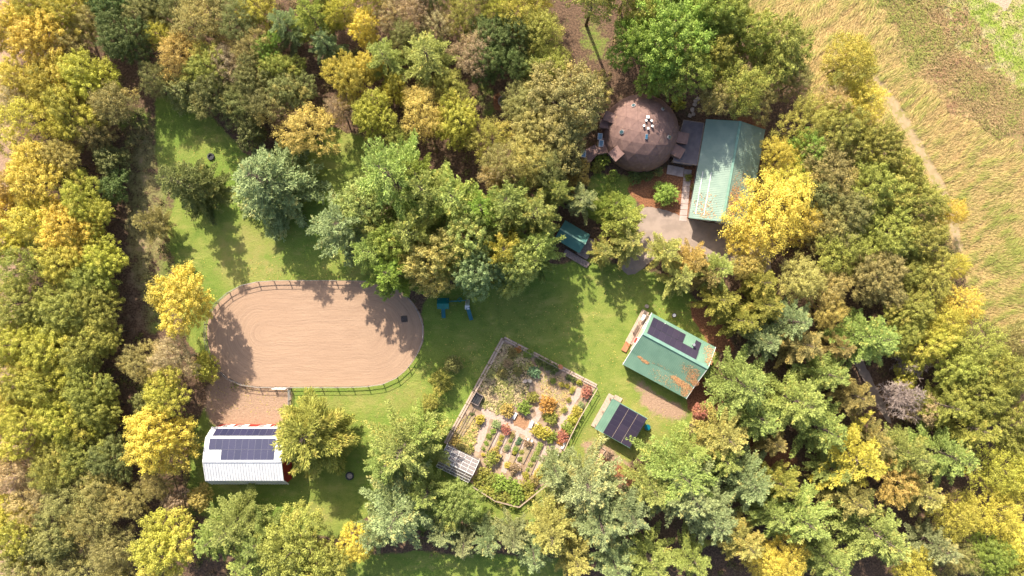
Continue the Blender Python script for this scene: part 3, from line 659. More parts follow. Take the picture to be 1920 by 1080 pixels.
# ------------------------------------------------------------------ cabin with deck beside the driveway
cb = tag(empty('garden_cabin', W(1072, 446), -rad(30.5)), 'small teal roofed cabin with plank deck at the edge of the grove', 'cabin')
MB().hexa([(-2.3, y, z) for y, z in ((-1.5, 0), (1.5, 0), (1.5, 2.2), (0, 3.0), (-1.5, 2.2))], [(2.0, y, z) for y, z in ((-1.5, 0), (1.5, 0), (1.5, 2.2), (0, 3.0), (-1.5, 2.2))]).obj('wall', M['post_wood'], cb)
slope('roof_slope', M['teal_roof'], (-2.6, 1.85, 2.1), (2.4, 1.85, 2.1), (2.4, 0, 3.1), (-2.6, 0, 3.1), cb, .3)
slope('roof_slope', M['teal_roof'], (-2.6, -1.85, 2.1), (2.4, -1.85, 2.1), (2.4, 0, 3.1), (-2.6, 0, 3.1), cb, .3)
MB().bar((-2.65, 0, 3.14), (2.45, 0, 3.14), .3, .06).obj('ridge_cap', M['trim_green'], cb)
for i in range(13): MB().box((2.2 + i * .16, -.2, .35), (.15, 3.6, .05)).obj('deck_board', M['grey_wood'], cb)
MB().box((3.2, -.2, .16), (2.1, 3.4, .3)).obj('deck_frame', M['post_wood'], cb)
for i in range(20): MB().box((.2 + i * .24, -2.75, .3), (.22, 1.1, .05)).obj('ramp_board', M['grey_wood'], cb)
MB().box((2.6, -2.75, .14), (4.8, 1.0, .25)).obj('ramp_frame', M['post_wood'], cb)
window(cb, (-.2, -1.5, 1.4), .9, .8, (0, -1, 0)); window(cb, (2.0, 0, 1.05), .9, 1.9, (1, 0, 0), name='door')

# ------------------------------------------------------------------ greenhouse
g0, g1 = W(825, 860.5, 2.7), W(886.3, 890.7, 2.7); mid = (g0 + g1) / 2; dv = g1 - g0
gh = tag(empty('greenhouse', (mid.x, mid.y, 0), math.atan2(dv.y, dv.x)), 'glazed greenhouse with white frame at the corner of the garden', 'greenhouse')
gl_ = dv.length / 2; yu, yl = 2.35, -1.9; zu, zl, zt = 1.6, 1.2, 2.7
def grid(name, a, b, c, d, nu, nv):
    a, b, c, d = map(Vector, (a, b, c, d)); n = (b - a).cross(d - a).normalized()
    if n.z < 0: n = -n
    L = lambda s, t: a.lerp(b, s).lerp(d.lerp(c, s), t)
    for i in range(nu + 1): MB().bar(L(i / nu, 0), L(i / nu, 1), .06, .06).obj('rafter', M['white'], gh)
    for j in range(nv + 1): MB().bar(L(0, j / nv) + n * .012, L(1, j / nv) + n * .012, .05, .05).obj('glazing_bar', M['white'], gh)
    for i in range(nu):
        for j in range(nv):
            q = [L((i + .06) / nu, (j + .05) / nv), L((i + .94) / nu, (j + .05) / nv), L((i + .94) / nu, (j + .95) / nv), L((i + .06) / nu, (j + .95) / nv)]
            MB().hexa([p - n * .008 for p in q], [p + n * .008 for p in q]).obj('pane', M['glazing'], gh)
grid('a', (-gl_, yu, zu), (gl_, yu, zu), (gl_, 0, zt), (-gl_, 0, zt), 5, 4)
grid('b', (-gl_, yl, zl), (gl_, yl, zl), (gl_, -.05, zt), (-gl_, -.05, zt), 5, 3)
for x in (-gl_, gl_):
    for y, z in ((yu, zu), (yl, zl), (0, zt)): MB().box((x, y, z / 2 - .03), (.08, .08, z - .06)).obj('post', M['white'], gh)
    pts = [(x * .985, yl, 0), (x * .985, yu, 0), (x * .985, yu, zu), (x * .985, 0, zt - .05), (x * .985, yl, zl)]
    MB().hexa(pts, [(a + (.02 if x > 0 else -.02), b, c2) for a, b, c2 in pts]).obj('end_glazing', M['glazing'], gh)
MB().box((0, yu, zu / 2), (2 * gl_ - .1, .03, zu - .1)).obj('side_glazing', M['glazing'], gh)
MB().box((0, yl, zl / 2), (2 * gl_ - .1, .03, zl - .1)).obj('side_glazing', M['glazing'], gh)
for y in (1.5, -1.1): MB().box((0, y, .7), (2 * gl_ - .6, .8, .06)).obj('bench', M['wood'], gh)
for i in range(-1, 2):
    for y in (1.5, -1.1): MB().box((i * 2.4, y, .34), (.08, .6, .66)).obj('bench_leg', M['wood'], gh)
for i in range(12):
    y = 1.5 if i % 2 else -1.1; x = -2.7 + (i // 2) * 1.05
    pt_ = tag(empty('seed_tray', gh.matrix_basis @ Vector((x, y, .73)), math.atan2(dv.y, dv.x)), 'dark seed tray on a greenhouse bench', 'tray', 'trays in the greenhouse')
    MB().box((0, 0, .05), (.7, .5, .1)).obj('tray', M['dark'], pt_); MB().box((0, 0, .11), (.62, .42, .03)).obj('soil', M['bed_soil'], pt_)

# ------------------------------------------------------------------ trees: prototypes
def leaf_quads(C, Nn, size, g, aspect=0.62):
    """rhombic leaves at C facing roughly Nn"""
    n = len(C); r = unit(g.normal(size=(n, 3))); t = unit(np.cross(Nn, r)); b = np.cross(Nn, t)
    s = (size * g.uniform(.65, 1.3, n))[:, None]; T = t * s * .5; B = b * s * .5 * aspect
    return np.stack([C - T, C - B + T * .15, C + T, C + B + T * .15], 1).reshape(-1, 3)

def limbs(mb, H, R, tips, g, r0, fork=0.3):
    mb.tube([(0, 0, -.2), (0.05 * R * g.normal(), 0.05 * R * g.normal(), H * fork), (0.08 * R * g.normal(), 0.08 * R * g.normal(), H * .62), (0, 0, H * .85)], [r0 * 1.25, r0 * .85, r0 * .5, r0 * .15], 7)
    for t in tips:
        z0 = H * g.uniform(fork, max(.6, fork + .12))
        a = np.array([0, 0, z0]); m_ = a * .5 + t * .5 + np.array([0, 0, -.08 * H * g.random()]); m_[:2] += g.normal(size=2) * .1 * R
        mb.tube([a, m_, t], [r0 * .42, r0 * .24, r0 * .07], 5)

def broadleaf(seed, R, H, ncl, nlf, size, low=-0.45, flat=.75, loose=0.0, base=.28, cl=(.11, .23)):
    """crown of several uneven lobes, each covered with feathery leaf clumps; trunk with limbs"""
    g = np.random.default_rng(seed); cz = H * (.5 + base * .5); b = H - cz; nl = int(g.integers(6, 10)); a0 = g.random() * 6.283
    LC = [np.array([g.normal() * .1 * R, g.normal() * .1 * R, cz + b * .42])]; LR = [R * g.uniform(.42, .55)]
    for q in range(nl):
        a = a0 + 6.283 * q / nl + g.normal() * .3; r = R * g.uniform(.38, .68)
        LC.append(np.array([math.cos(a) * r, math.sin(a) * r, cz + b * g.uniform(-.5, .32)])); LR.append(R * g.uniform(.26, .46))
    LC = np.array(LC); LR = np.array(LR); sq = np.array([1, 1, R / (b * 1.05)]); C = []; RC = []; tries = 0; pw = LR ** 2 / np.sum(LR ** 2)
    while len(C) < ncl and tries < ncl * 40:
        tries += 1; q = g.choice(len(LR), p=pw); d = unit(g.normal(size=3) + np.array([0, 0, .25]))
        if d[2] < low: continue
        p = LC[q] + d / sq * LR[q] * g.choice([g.uniform(.55, .8), g.uniform(.85, 1.0), g.uniform(1.0, 1.25)])
        e = np.linalg.norm((LC - p) * sq, axis=1) / LR; e[q] = 2
        if e.min() < .68: continue
        rc = R * g.uniform(*cl)
        if C and np.any(np.sum((np.array(C) - p) ** 2, 1) < (.8 * (rc + np.array(RC))) ** 2): continue
        C.append(p); RC.append(rc)
    C = np.array(C); RC = np.array(RC); n = len(C); cnt = np.maximum(6, (nlf * (RC / RC.mean()) ** 2).astype(int)); k = np.repeat(np.arange(n), cnt); N = len(k)
    d = unit(g.normal(size=(N, 3)) + np.array([0, 0, .3])); rad_ = np.abs(g.normal(.62, .24, N)); fr_ = g.random(N) < .08; rad_[fr_] *= 1.6
    ax_ = unit(C[k] - np.array([0, 0, cz - b * .4]))                      # clumps reach outwards and up
    off = d * (RC[k] * rad_)[:, None]; off[:, 2] *= flat; off += ax_ * (RC[k] * g.normal(0, .35, N))[:, None]
    if loose: off *= (1 + loose * g.random(N))[:, None]
    P = C[k] + off; P[:, 2] = np.maximum(P[:, 2], .15)
    Nn = unit(d * .7 + g.normal(size=(N, 3)) * .5 + np.array([0, 0, .4]))
    V = leaf_quads(P, Nn, size, g)
    lob = g.random(len(LR))[np.argmin(np.linalg.norm(C[:, None] - LC[None], axis=2) / LR[None], axis=1)]
    v = np.clip(lob[k] * .45 + g.random(n)[k] * .4 + g.random(N) * .2, 0, 1)
    crown = np_mesh('crown', V, 4, M['leaf'], {'v': v, 'w': g.random(N)})
    mb = MB(); far = C[g.choice(n, min(n, 18), replace=False)]
    limbs(mb, H, R, far, g, .035 * R + .06, base + .05); return crown, mb.mesh('trunk', M['bark'], True)

def conifer(seed, R, H, lev, nb, tuft, blade, wid, power=.8, rise=.3, droop=.2, start=.12, dens=1.0, spray=.3, gap=.1, lv=(.6, 1.15), step=.3, fan=.55, up=.22):
    """whorls of separate boughs, each a tapering spray of twigs set with needle tufts; seen from above a ragged star"""
    g = np.random.default_rng(seed); T = []; D = []; K = []; S = []; mb = MB()
    mb.tube([(0, 0, -.2), (0, 0, H * .5), (0, 0, H * .9)], [.03 * R + .08, .02 * R + .05, .02], 7)
    for i in range(lev):
        t = min(max((i + g.uniform(-.35, .35)) / lev, 0), .985); z = H * (start + (1 - start) * t); a0 = g.random() * 6.283; m = max(4, int(round(nb * (1 - .35 * t))))
        for j in range(m):
            if g.random() < gap: continue
            a = a0 + 6.283 * j / m + g.normal() * .2; L = R * (1 - t) ** power * g.uniform(*lv) + .35
            dr = np.array([math.cos(a), math.sin(a), 0]); pr = np.array([-dr[1], dr[0], 0]); bend = g.normal() * .15; rs = rise * g.uniform(.6, 1.3) + .25 * t
            def P(s): return dr * L * s + pr * bend * L * s * s + np.array([0, 0, z + rs * L * s - droop * L * s * s])
            if L > .9: mb.tube([P(0), P(.5), P(.95)], [.012 * L + .02, .025, .012], 4, cap=False)
            cv = g.random(); ns = max(3, int(L / step * dens))
            for q in range(ns):
                s = .15 + .87 * (q + g.random()) / ns; p = P(s); d = unit(P(s + .05) - P(s - .05)); wl = spray * L * min(1, s / .35) * (1.12 - s) + .12; k_ = max(1, int(round(wl / step)))
                T.append(p); D.append(d); K.append(cv); S.append(s)
                for sd in (-1, 1):
                    for e in range(k_):
                        f = (e + .3 + .7 * g.random()) / k_; dd = unit(d * .85 + pr * sd * fan + np.array([0, 0, .02]))
                        T.append(p + dd * wl * f + g.normal(size=3) * .05 - np.array([0, 0, .12 * wl * f])); D.append(dd); K.append(cv); S.append(s)
    T = np.array(T); D = np.array(D); K = np.array(K); S = np.array(S); n = len(T); k = np.repeat(np.arange(n), tuft); N = len(k)
    dr_ = unit(D[k] + g.normal(size=(N, 3)) * .42 + np.array([0, 0, up]))
    Ls = (blade * g.uniform(.6, 1.25, N))[:, None]; sdv = unit(np.cross(dr_, g.normal(size=(N, 3)))) * wid
    p = T[k] + g.normal(size=(N, 3)) * .05; V = np.stack([p, p + dr_ * Ls * .55 - sdv, p + dr_ * Ls, p + dr_ * Ls * .55 + sdv], 1).reshape(-1, 3)
    V[:, 2] = np.maximum(V[:, 2], .05)
    v = np.clip(K[k] * .5 + g.random(n)[k] * .3 + S[k] * .2, 0, 1)
    return np_mesh('crown', V, 4, M['needle'], {'v': v, 'w': np.clip(g.random(N) * .8 + S[k] * .25, 0, 1)}), mb.mesh('trunk', M['bark'], True)

def bare(seed, R, H):
    g = np.random.default_rng(seed); mb = MB()
    def grow(p, d, L, r, dep):
        e = p + d * L; m_ = (p + e) / 2 + g.normal(size=3) * L * .08
        mb.tube([p, m_, e], [max(r, .03), max(r * .8, .028), max(r * .55, .022)], 5 if dep < 2 else 3, cap=False)
        if dep >= 5: return
        for _ in range(4 if dep else 6):
            nd = unit(d * .55 + g.normal(size=3) * .6 + np.array([0, 0, .1])); grow(p + (e - p) * g.uniform(.5, 1), nd, L * g.uniform(.55, .8), r * .5, dep + 1)
    grow(np.array([0, 0, -.2]), np.array([.1, .05, 1.0]), H * .4, .26, 0); return None, mb.mesh('trunk', M['grey_bark'], True)

PROTO = {
    'F': [broadleaf(151 + i, 5.0, 13.0, 330, 84, .185, low=-.3, cl=(.05, .115), base=.2, flat=.9) for i in range(4)],            # tufted maple
    'B': [broadleaf(11 + i, 5.0, 11.5, 250, 120, .19, low=-.35, cl=(.06, .15)) for i in range(7)],                               # clumpy broadleaf
    'L': [broadleaf(31 + i, 5.0, 11.0, 190, 88, .18, low=-.4, loose=.5, cl=(.055, .14)) for i in range(6)],                      # looser, thinner crown
    'M': [broadleaf(51 + i, 3.0, 6.5, 120, 80, .22, low=-.5, base=.2) for i in range(3)],                                        # small tree
    'P': [conifer(71 + i, 5.2, 14.5, 11, 7, 9, .34, .05, power=.72 + .05 * i, gap=.14, start=.2) for i in range(6)],              # pine
    'S': [conifer(91 + i, 4.4, 12.0, 14, 9, 8, .32, .05, power=.75, rise=.12, droop=.2, start=.03, spray=.28, gap=.04, lv=(.75, 1.1)) for i in range(2)],   # dense spruce
    'W': [conifer(101, 5.0, 10.5, 12, 9, 9, .55, .045, power=.42, rise=.6, droop=.55, start=.12, spray=.42, lv=(.4, 1.25), step=.34, fan=.6, gap=.15)],        # sweeping fronds
    'T': [broadleaf(111, 4.2, 16.0, 120, 80, .24, low=-.6, base=.62)],                                                            # tall with a high crown
    'D': [bare(121, 4.0, 9.0), bare(122, 4.0, 9.0)],
    'U': [broadleaf(131 + i, 1.0, 1.35, 60, 40, .14, low=-.3, base=.05) for i in range(4)],                                      # bush
}
DIM = {'F': (5, 13), 'B': (5, 11.5), 'L': (5, 11), 'M': (3, 6.5), 'P': (5.2, 14.5), 'S': (4.4, 12), 'W': (5, 10.5), 'T': (4.2, 16), 'D': (4.5, 9), 'U': (1, 1.35)}
NAME = {'F': 'maple_tree', 'B': 'broadleaf_tree', 'L': 'broadleaf_tree', 'M': 'small_tree', 'P': 'pine_tree', 'S': 'spruce_tree', 'W': 'willow_tree', 'T': 'tall_tree', 'D': 'bare_tree'}
KIND = {'F': 'tufted maple', 'B': 'broadleaf tree', 'L': 'open crowned tree', 'M': 'small bushy tree', 'P': 'pine', 'S': 'dense spruce', 'W': 'feathery drooping tree', 'T': 'tall high crowned tree', 'D': 'leafless tree'}
# colour: (albedo, share of clumps that have turned, words)
PAL = {
    'Y': ((.68, .56, .10), .3, 'bright yellow'), 'O': ((.54, .42, .12), .45, 'orange-yellow'), 'K': ((.50, .46, .075), .35, 'yellow-green'),
    'J': ((.36, .36, .075), .3, 'olive green'), 'G': ((.30, .38, .07), .18, 'fresh green'), 'D': ((.15, .19, .055), .12, 'dark green'),
    'E': ((.37, .325, .11), .35, 'dull olive'), 'T': ((.50, .40, .20), .5, 'tan'), 'R': ((.40, .29, .17), .4, 'brownish'),
    'N': ((.33, .385, .165), .3, 'blue-green'), 'I': ((.355, .41, .11), .3, 'light green'), 'A': ((.46, .44, .13), .38, 'golden green'),
    'Z': ((.4, .3, .27), 0, 'grey'), 'H': ((.24, .245, .08), .3, 'dark olive'), 'X': ((.48, .20, .14), .3, 'red'), 'C': ((.58, .31, .08), .3, 'orange'),
    'B': ((.15, .25, .13), .05, 'bluish green'), 'Q': ((.27, .32, .13), .25, 'deep green'),
}
TREES = '''
70 70 56 B Y;15 55 48 B Y;120 30 46 B K;60 12 42 B K;140 85 36 L E;180 40 38 L E;235 75 50 B D;215 15 42 B D;280 25 40 B H;165 140 50 B K;92 155 52 B K;35 150 44 B Y
60 225 56 L K;132 218 50 B K;25 195 42 L T;172 250 36 L E;218 195 46 L E;115 300 40 B O;70 335 56 B Y;152 365 46 B K;30 345 42 B O;62 415 52 B Y;130 432 54 B Y;20 400 42 B Y;182 405 36 B K
120 490 48 B K;192 478 42 B K;48 500 52 L J;15 455 40 B Y;170 520 44 B J;215 350 30 M D;205 300 30 M H;375 45 54 L E;338 100 42 L O;440 35 48 L E;388 125 44 B J;432 120 42 L R
402 182 40 B H;350 170 38 M H;302 65 32 L K;292 150 32 L R;330 20 40 L E;480 20 42 L K;465 90 40 L E;450 200 38 L E;475 150 40 B H
535 50 38 P N;500 95 30 B G;528 130 36 B J;588 35 46 P J;612 85 34 P N;685 55 32 B Y;640 22 36 L K;655 150 46 B K;722 112 46 P I;735 28 32 L T;782 25 38 L R;822 50 32 L T;882 105 42 L R;802 110 60 P I
865 25 42 L E;920 65 42 B D;940 18 36 L K;738 172 28 B K;700 217 44 B K;792 210 46 L O;857 225 44 B K;745 262 30 L E;580 245 52 L O;500 185 42 L E;548 172 42 B H;535 215 30 L R;690 130 30 B Y;760 70 34 L E;845 165 36 L R;635 205 30 L R;915 115 40 B D;470 250 28 M H
356 348 50 S H;282 418 36 P E;508 345 80 S Q
735 335 84 P I;648 425 74 P N;690 395 66 F I;800 365 64 P I;850 375 66 P I;880 440 60 F I;772 440 64 P A;810 495 60 F A;736 512 58 P G;830 503 42 P A;905 506 50 F N;950 385 60 P I;945 470 56 P K;1002 402 56 P I;1008 462 48 P I;905 395 54 P G;700 475 50 P A;965 498 50 F K;1000 492 38 P A;780 330 46 P G;745 455 50 F G
918 262 44 L J;945 302 40 L E;985 30 50 L K;1012 62 48 L J;1000 127 34 M I;968 70 40 B D;1050 190 74 B E;1002 250 54 B A;1062 250 50 B E;985 195 46 B E;1108 170 38 B E;990 305 44 L A;1035 130 40 L J;955 120 36 L D;940 340 34 L T;1020 330 40 L H
1190 85 46 B G;1262 62 74 B G;1305 38 58 B G;1345 28 56 B J;1215 35 48 L J;1282 128 54 B G;1230 140 36 B G;1380 165 52 L J;1428 135 52 L J;1465 92 62 B J;1420 190 40 L E;1340 110 46 B J;1350 175 38 L E;1395 60 50 B J;1490 150 36 L E
1085 328 24 M O;1092 374 34 P N;1050 312 34 M E;1045 360 34 P I;1165 415 50 P J;1178 455 40 P A;1130 472 28 P A;1150 385 36 P G;1250 472 38 P A;1298 492 38 P O;1345 505 42 P I;1275 520 36 P A;1400 500 34 L O;1425 530 40 P J
1440 395 76 L Y;1402 445 44 L Y;1478 340 44 L Y;1455 300 36 L Y;1500 420 42 L Y
1592 112 56 L K;1622 190 42 L Y;1562 205 38 L T;1510 232 50 L J;1582 242 54 B J;1640 272 50 B J;1560 305 56 L E;1638 350 56 B J;1695 325 46 B J;1715 382 50 B J;1590 400 56 B E;1660 440 56 B J;1725 460 50 B J;1580 470 52 L J;1640 520 54 B E;1500 520 48 L A;1550 540 40 L E;1782 400 26 L Y;1792 500 24 L Y;1740 520 44 B J;1520 290 44 B G;1530 360 44 B H;1540 440 40 L E;1700 510 40 B J;1600 180 30 L K
40 570 54 B J;112 582 54 B J;182 572 46 B J;200 625 36 B J;30 645 54 B K;92 652 54 B K;160 652 50 B J;40 722 54 B K;102 732 54 B K;172 728 48 B J;60 802 54 B K;132 792 54 B K;188 772 44 B J;35 882 48 L T;102 880 52 B J;160 862 48 B J;62 942 48 L T;130 932 52 L E;190 905 44 L E;30 1010 54 B K;108 1002 52 B E;182 982 48 L E;60 1062 52 B E;140 1062 50 L E;212 1032 46 L E;10 780 44 B K;10 960 40 B Y;235 940 40 L E;225 1080 40 L E;70 690 44 B K;70 610 40 B J;215 860 40 B H
345 562 60 B Y;265 682 38 L E;335 672 40 L T;385 690 26 M K;315 738 46 B K;295 828 66 B Y;308 1020 62 B K;295 910 30 L E;270 760 24 M H;330 940 26 M R;375 935 22 M O
440 985 58 P I;400 1010 42 P K;470 1050 50 P A;545 1032 76 B J;490 1012 50 P I;584 812 70 W J;757 838 74 P A;725 870 44 P I;745 962 72 P N;800 925 44 P I;790 810 44 P I;855 950 42 B I;665 1018 36 B Y;870 1018 34 P N;916 1012 36 P N;962 1005 36 P N;610 1060 50 B J;700 1000 40 P N;830 1000 34 P N
1100 905 70 P N;1042 880 42 P N;1122 972 66 P N;1032 995 54 P A;1000 1035 42 P N;1276 888 74 P A;1222 915 50 P I;1292 925 74 P N;1288 850 44 P A;1356 818 54 P A;1390 722 64 P I;1425 785 48 P I;1402 905 58 P N;1332 972 66 P N;1222 1052 52 P I;1392 1012 48 P A;1432 1055 44 L Y;1150 1050 50 P N;1300 1050 46 P I;1355 860 46 P A;1080 1050 44 P A;1180 960 50 P N;1445 960 46 P I
1392 602 40 P J;1350 562 40 P J;1432 572 44 P J;1482 602 52 P N;1502 645 46 P E;1552 582 34 L O;1630 632 60 P I;1702 582 44 B J;1772 605 46 L K;1802 572 38 L Y;1552 702 44 P O;1602 742 42 P E;1742 645 46 B K;1712 748 50 D Z;1700 705 24 M K;1435 640 36 P N;1330 520 34 P E;1712 668 42 D Z;1570 650 34 P E;1690 620 40 B J
1492 752 64 P I;1542 805 56 P I;1602 862 70 P K;1502 972 66 P A;1642 1002 78 P I;1590 932 50 P A;1700 850 52 P I;1772 852 60 P I;1842 655 54 L J;1882 702 54 B J;1832 742 54 B J;1892 792 52 B J;1872 882 52 L K;1822 802 50 P J;1722 922 48 P A;1792 962 48 L K;1862 962 48 L K;1752 1022 48 P N;1850 1042 44 B G;1905 1012 46 L Y;1552 1052 50 P A;1460 905 42 P J;1680 900 46 L O;1710 1060 44 L K;1800 1050 40 L E;1910 640 40 L E;1910 900 46 L K;1640 830 40 P E;1560 880 40 P I;1450 830 30 P E;1470 1055 46 L Y;1920 1070 44 B J;1730 770 30 M T;1800 690 44 B J;1770 760 46 P J
1118 -20 52 T J;1000 -25 48 L K;1180 -25 54 L J;1250 -25 56 B G;900 -25 46 L E;800 -22 46 L E;700 -22 44 L K;600 -22 44 L J;480 -30 44 L E;380 -30 46 L E;280 -28 46 B H;180 -28 46 B K;1340 -30 50 B G;-25 250 44 L K;-30 650 46 B K;-25 850 46 B K
'''
def zone(x, y):
    if x > 1540 and y < 215: return 'at the edge of the tall prairie grass'
    if x < 262:
        side = 'field side' if x < 72 else ('middle' if x < 150 else 'dirt strip side')
        return f"in the yellow wood, {side}, by the {'spruce lawn' if y < 480 else ('arena' if y < 745 else 'barn')}"
    if x < 400 and y > 480: return 'standing between the riding arena and the yellowing wood' if y < 790 else 'standing beside the white roofed barn'
    if y < 300 and x < 900 and x > 240:
        return 'in the mixed wood ' + ('bordering the spruce lawn' if y > 140 and x < 620 else ('between spruce lawn and dome house' if x > 620 and y > 140 else ('deep behind the spruce lawn' if x < 620 else 'deep behind the maple and pine grove')))
    if x < 560 and 300 < y < 480: return 'standing alone on the lawn above the arena'.replace(' above', ' by')
    if 560 <= x < 1062 and 300 < y < 560: return 'in the grove between the arena and the cabin'
    if 890 < x < 1140 and y <= 345: return 'growing beside the dome house'
    if x < 1500 and y < 215: return 'in the wood behind the dome house and garage'
    if 1360 < x < 1510 and 280 < y < 460: return 'spreading over the garage roof'
    if x < 1430 and y < 560: return 'beside the gravel driveway'
    if y < 560: return 'behind the garage' if x < 1605 else 'next to the prairie track'
    if x < 1000 and y > 700: return 'in the tree line beyond the barn and greenhouse'
    if x < 1462 and y > 690: return 'in the pine stand behind the solar shed'
    if x > 1780: return 'in the wood between forest track and prairie grass' if y < 780 else 'in the yellowing wood beyond the forest track'
    if y < 720: return 'beside the shaded part of the forest track'
    return 'between the pine stand and the end of the forest track' if x < 1620 else 'just beyond the pale leafless tree'

rt = random.Random(77); n_used = {}
def plant(px, py, rpx, typ, col, label=None, group=None, name=None, cat='tree', hs=1.0, pick=None):
    R0, H0 = DIM[typ]
    r = rpx / PXM * (1.06 if typ != 'U' else .95)
    s = r / R0; sz = (s * .55 + .45) * hs if typ not in 'U' else s * hs
    H = H0 * sz; mid_ = {'P': .55, 'S': .4, 'W': .55, 'T': .8, 'D': .6, 'U': .5}.get(typ, .64) * H
    s *= (CAM_H - mid_) / CAM_H
    p = W(px, py, mid_); i = n_used.get(typ, 0) if pick is None else pick; n_used[typ] = n_used.get(typ, 0) + 1
    cr, tr = PROTO[typ][i % len(PROTO[typ])]
    o = empty(name or NAME[typ], (p.x, p.y, 0), rt.random() * 6.283); an_ = rt.uniform(.9, 1.12) if typ != 'U' else 1; o.scale = (s * an_, s / an_, sz)
    t = link('trunk', tr, o)
    cv, turn, words = PAL[col]
    if cr is not None:
        c = link('crown', cr, o); k = rt.uniform(.88, 1.12)
        c.color = (cv[0] * k * rt.uniform(.93, 1.07), cv[1] * k * rt.uniform(.95, 1.05), cv[2] * k, 1); c['turn'] = turn * rt.uniform(.7, 1.4)
    if label is None:
        z = zone(px, py); size = 'large ' if r > 5.0 else ('small ' if r < 3.2 and typ != 'M' else '')
        label = f'{size}{words} {KIND[typ]} {z}'; group = 'trees ' + z
    tag(o, label, cat, group); return o
SPECIAL = {
    '356 348': 'round dark olive spruce casting a long shadow on the lawn', '508 345': 'wide deep green spruce on the lawn by the grove', '282 418': 'thin dull olive pine by the dirt strip and spruce lawn',
    '345 562': 'bright yellow tree shading one end of the riding arena', '295 828': 'big bright yellow tree facing the end of the white roofed barn', '584 812': 'feathery golden green tree hanging over the white barn roof',
    '1712 748': 'pale leafless tree with bare twigs beside the forest track', '1712 668': 'smaller grey leafless tree behind the pale bare tree', '665 1018': 'small bright yellow tree between pines beyond the fire pit',
    '855 950': 'light green rounded tree beside the greenhouse', '1440 395': 'large bright yellow tree spreading over the garage roof', '1465 92': 'rounded olive green tree at the corner of the tan grass field',
    '1118 -20': 'tall tree with long bare dark trunk behind the dome house', '757 838': 'large golden green pine between barn and greenhouse', '745 962': 'large blue-green pine beyond the fire pit lawn',
    '1050 190': 'wide dull olive oak touching the dome house', '1262 62': 'large fresh green broadleaf tree behind the dome house', '736 512': 'fresh green maple hanging over the arena fence',
}
for ln in TREES.strip().replace('\n', ';').split(';'):
    a = ln.split()
    if len(a) < 5: continue
    key = a[0] + ' ' + a[1]; lab = SPECIAL.get(key)
    x_, y_ = float(a[0]), float(a[1]); k_ = 1.0
    if 260 < x_ < 960 and y_ < 300 and a[4] in 'ER' and int(x_ + y_) % 3: a[4] = 'J' if int(x_) % 2 else 'H'
    if 690 < x_ < 1062 and 300 < y_ < 560: k_ = 1.42            # the grove is taller: it throws the long shadow on the lawn
    if a[3] in 'PF' and a[4] in 'AKO' and int(x_) % 3 and (560 < x_ < 1062 and 300 < y_ < 560 or y_ > 690): a[4] = 'I'
    if a[3] == 'S' and x_ < 400: k_ = 1.25
    if 1170 < x_ < 1410 and y_ < 200: k_ = 1.4                     # tall trees shading dome and garage
    plant(x_, y_, float(a[2]), a[3], a[4], lab or None, hs=k_)

# ------------------------------------------------------------------ arena fence, paddock gate, drag mat
def resample(P, step, closed=False):
    out = []; Q = P + [P[0]] if closed else P; acc = 0.0; out.append(Vector(Q[0]))
    for i in range(len(Q) - 1):
        a, b = Vector(Q[i]), Vector(Q[i + 1]); L = (b - a).length; t = step - acc
        while t <= L: out.append(a.lerp(b, t / L)); t += step
        acc = (acc + L) % step
    return out
POST = MB().box((0, 0, .68), (.13, .13, 1.36)).mesh('post', M['post_wood'])
POST_S = MB().box((0, 0, .68), (.09, .09, 1.36)).mesh('post_slim', M['post_wood'])
def fence(root, P, closed, rails, rail_mat, top_w=.14, post=POST):
    for i, p in enumerate(P): o = link('post', post, root, (p.x - root.location.x, p.y - root.location.y, 0))
    for i in range(len(P) if closed else len(P) - 1):
        a, b = P[i], P[(i + 1) % len(P)]; a = Vector((a.x, a.y, 0)) - Vector(root.location); b = Vector((b.x, b.y, 0)) - Vector(root.location)
        for j, z in enumerate(rails):
            w, h = (top_w, .05) if j == 0 else (.04, .13)
            MB().bar(a + Vector((0, 0, z)), b + Vector((0, 0, z)), w, h).obj('rail', rail_mat, root)
af = tag(empty('arena_fence', (AC.x, AC.y, 0)), 'post and rail fence around the oval riding arena', 'fence')
LP = smooth_loop([(p[0], p[1]) for p in PX(ARENA)], 2)
fence(af, resample([Vector((*p, 0)) for p in LP], 2.72, True), True, (1.38, .75), M['grey_rail'], .06)
gt = tag(empty('paddock_gate', W(545, 738)), 'grey pipe gate closing the paddock beside the arena', 'gate')
for y0 in (.95, -1.9):
    MB().cyl((0, y0, 0), .1, 1.6, 8).obj('gate_post', M['grey_rail'], gt)
for z in (.3, .6, .9, 1.2, 1.45): MB().tube([(0, .9, z), (0, -1.85, z)], [.035, .035], 6).obj('bar', M['steel'], gt)
pf2 = tag(empty('paddock_barrier', W(528, 727)), 'barred rail panel between paddock and arena', 'gate')
for x in (-1.3, 1.2): MB().cyl((x, 0, 0), .08, 1.5, 8).obj('gate_post', M['grey_rail'], pf2)
for z in (.35, .6, .85, 1.1, 1.4): MB().tube([(-1.3, 0, z), (1.2, 0, z)], [.035, .035], 6).obj('bar', M['steel'], pf2)
pw = tag(empty('paddock_fence', W(545, 775)), 'weathered wooden fence along the paddock side', 'fence')
fence(pw, [W(545, 750), W(546, 768), W(546, 786), W(546, 797)], False, (1.3, .7), M['grey_rail'], .1)
dm = tag(empty('drag_mat', W(758, 598), .1), 'square dark drag mat lying on the arena sand', 'mat')
for i in range(7): MB().box((-.5 + i * .165, 0, .045), (.08, 1.1, .05)).obj('bar', M['dark'], dm); MB().box((0, -.5 + i * .165, .08), (1.1, .06, .03)).obj('cross_bar', M['dark'], dm)

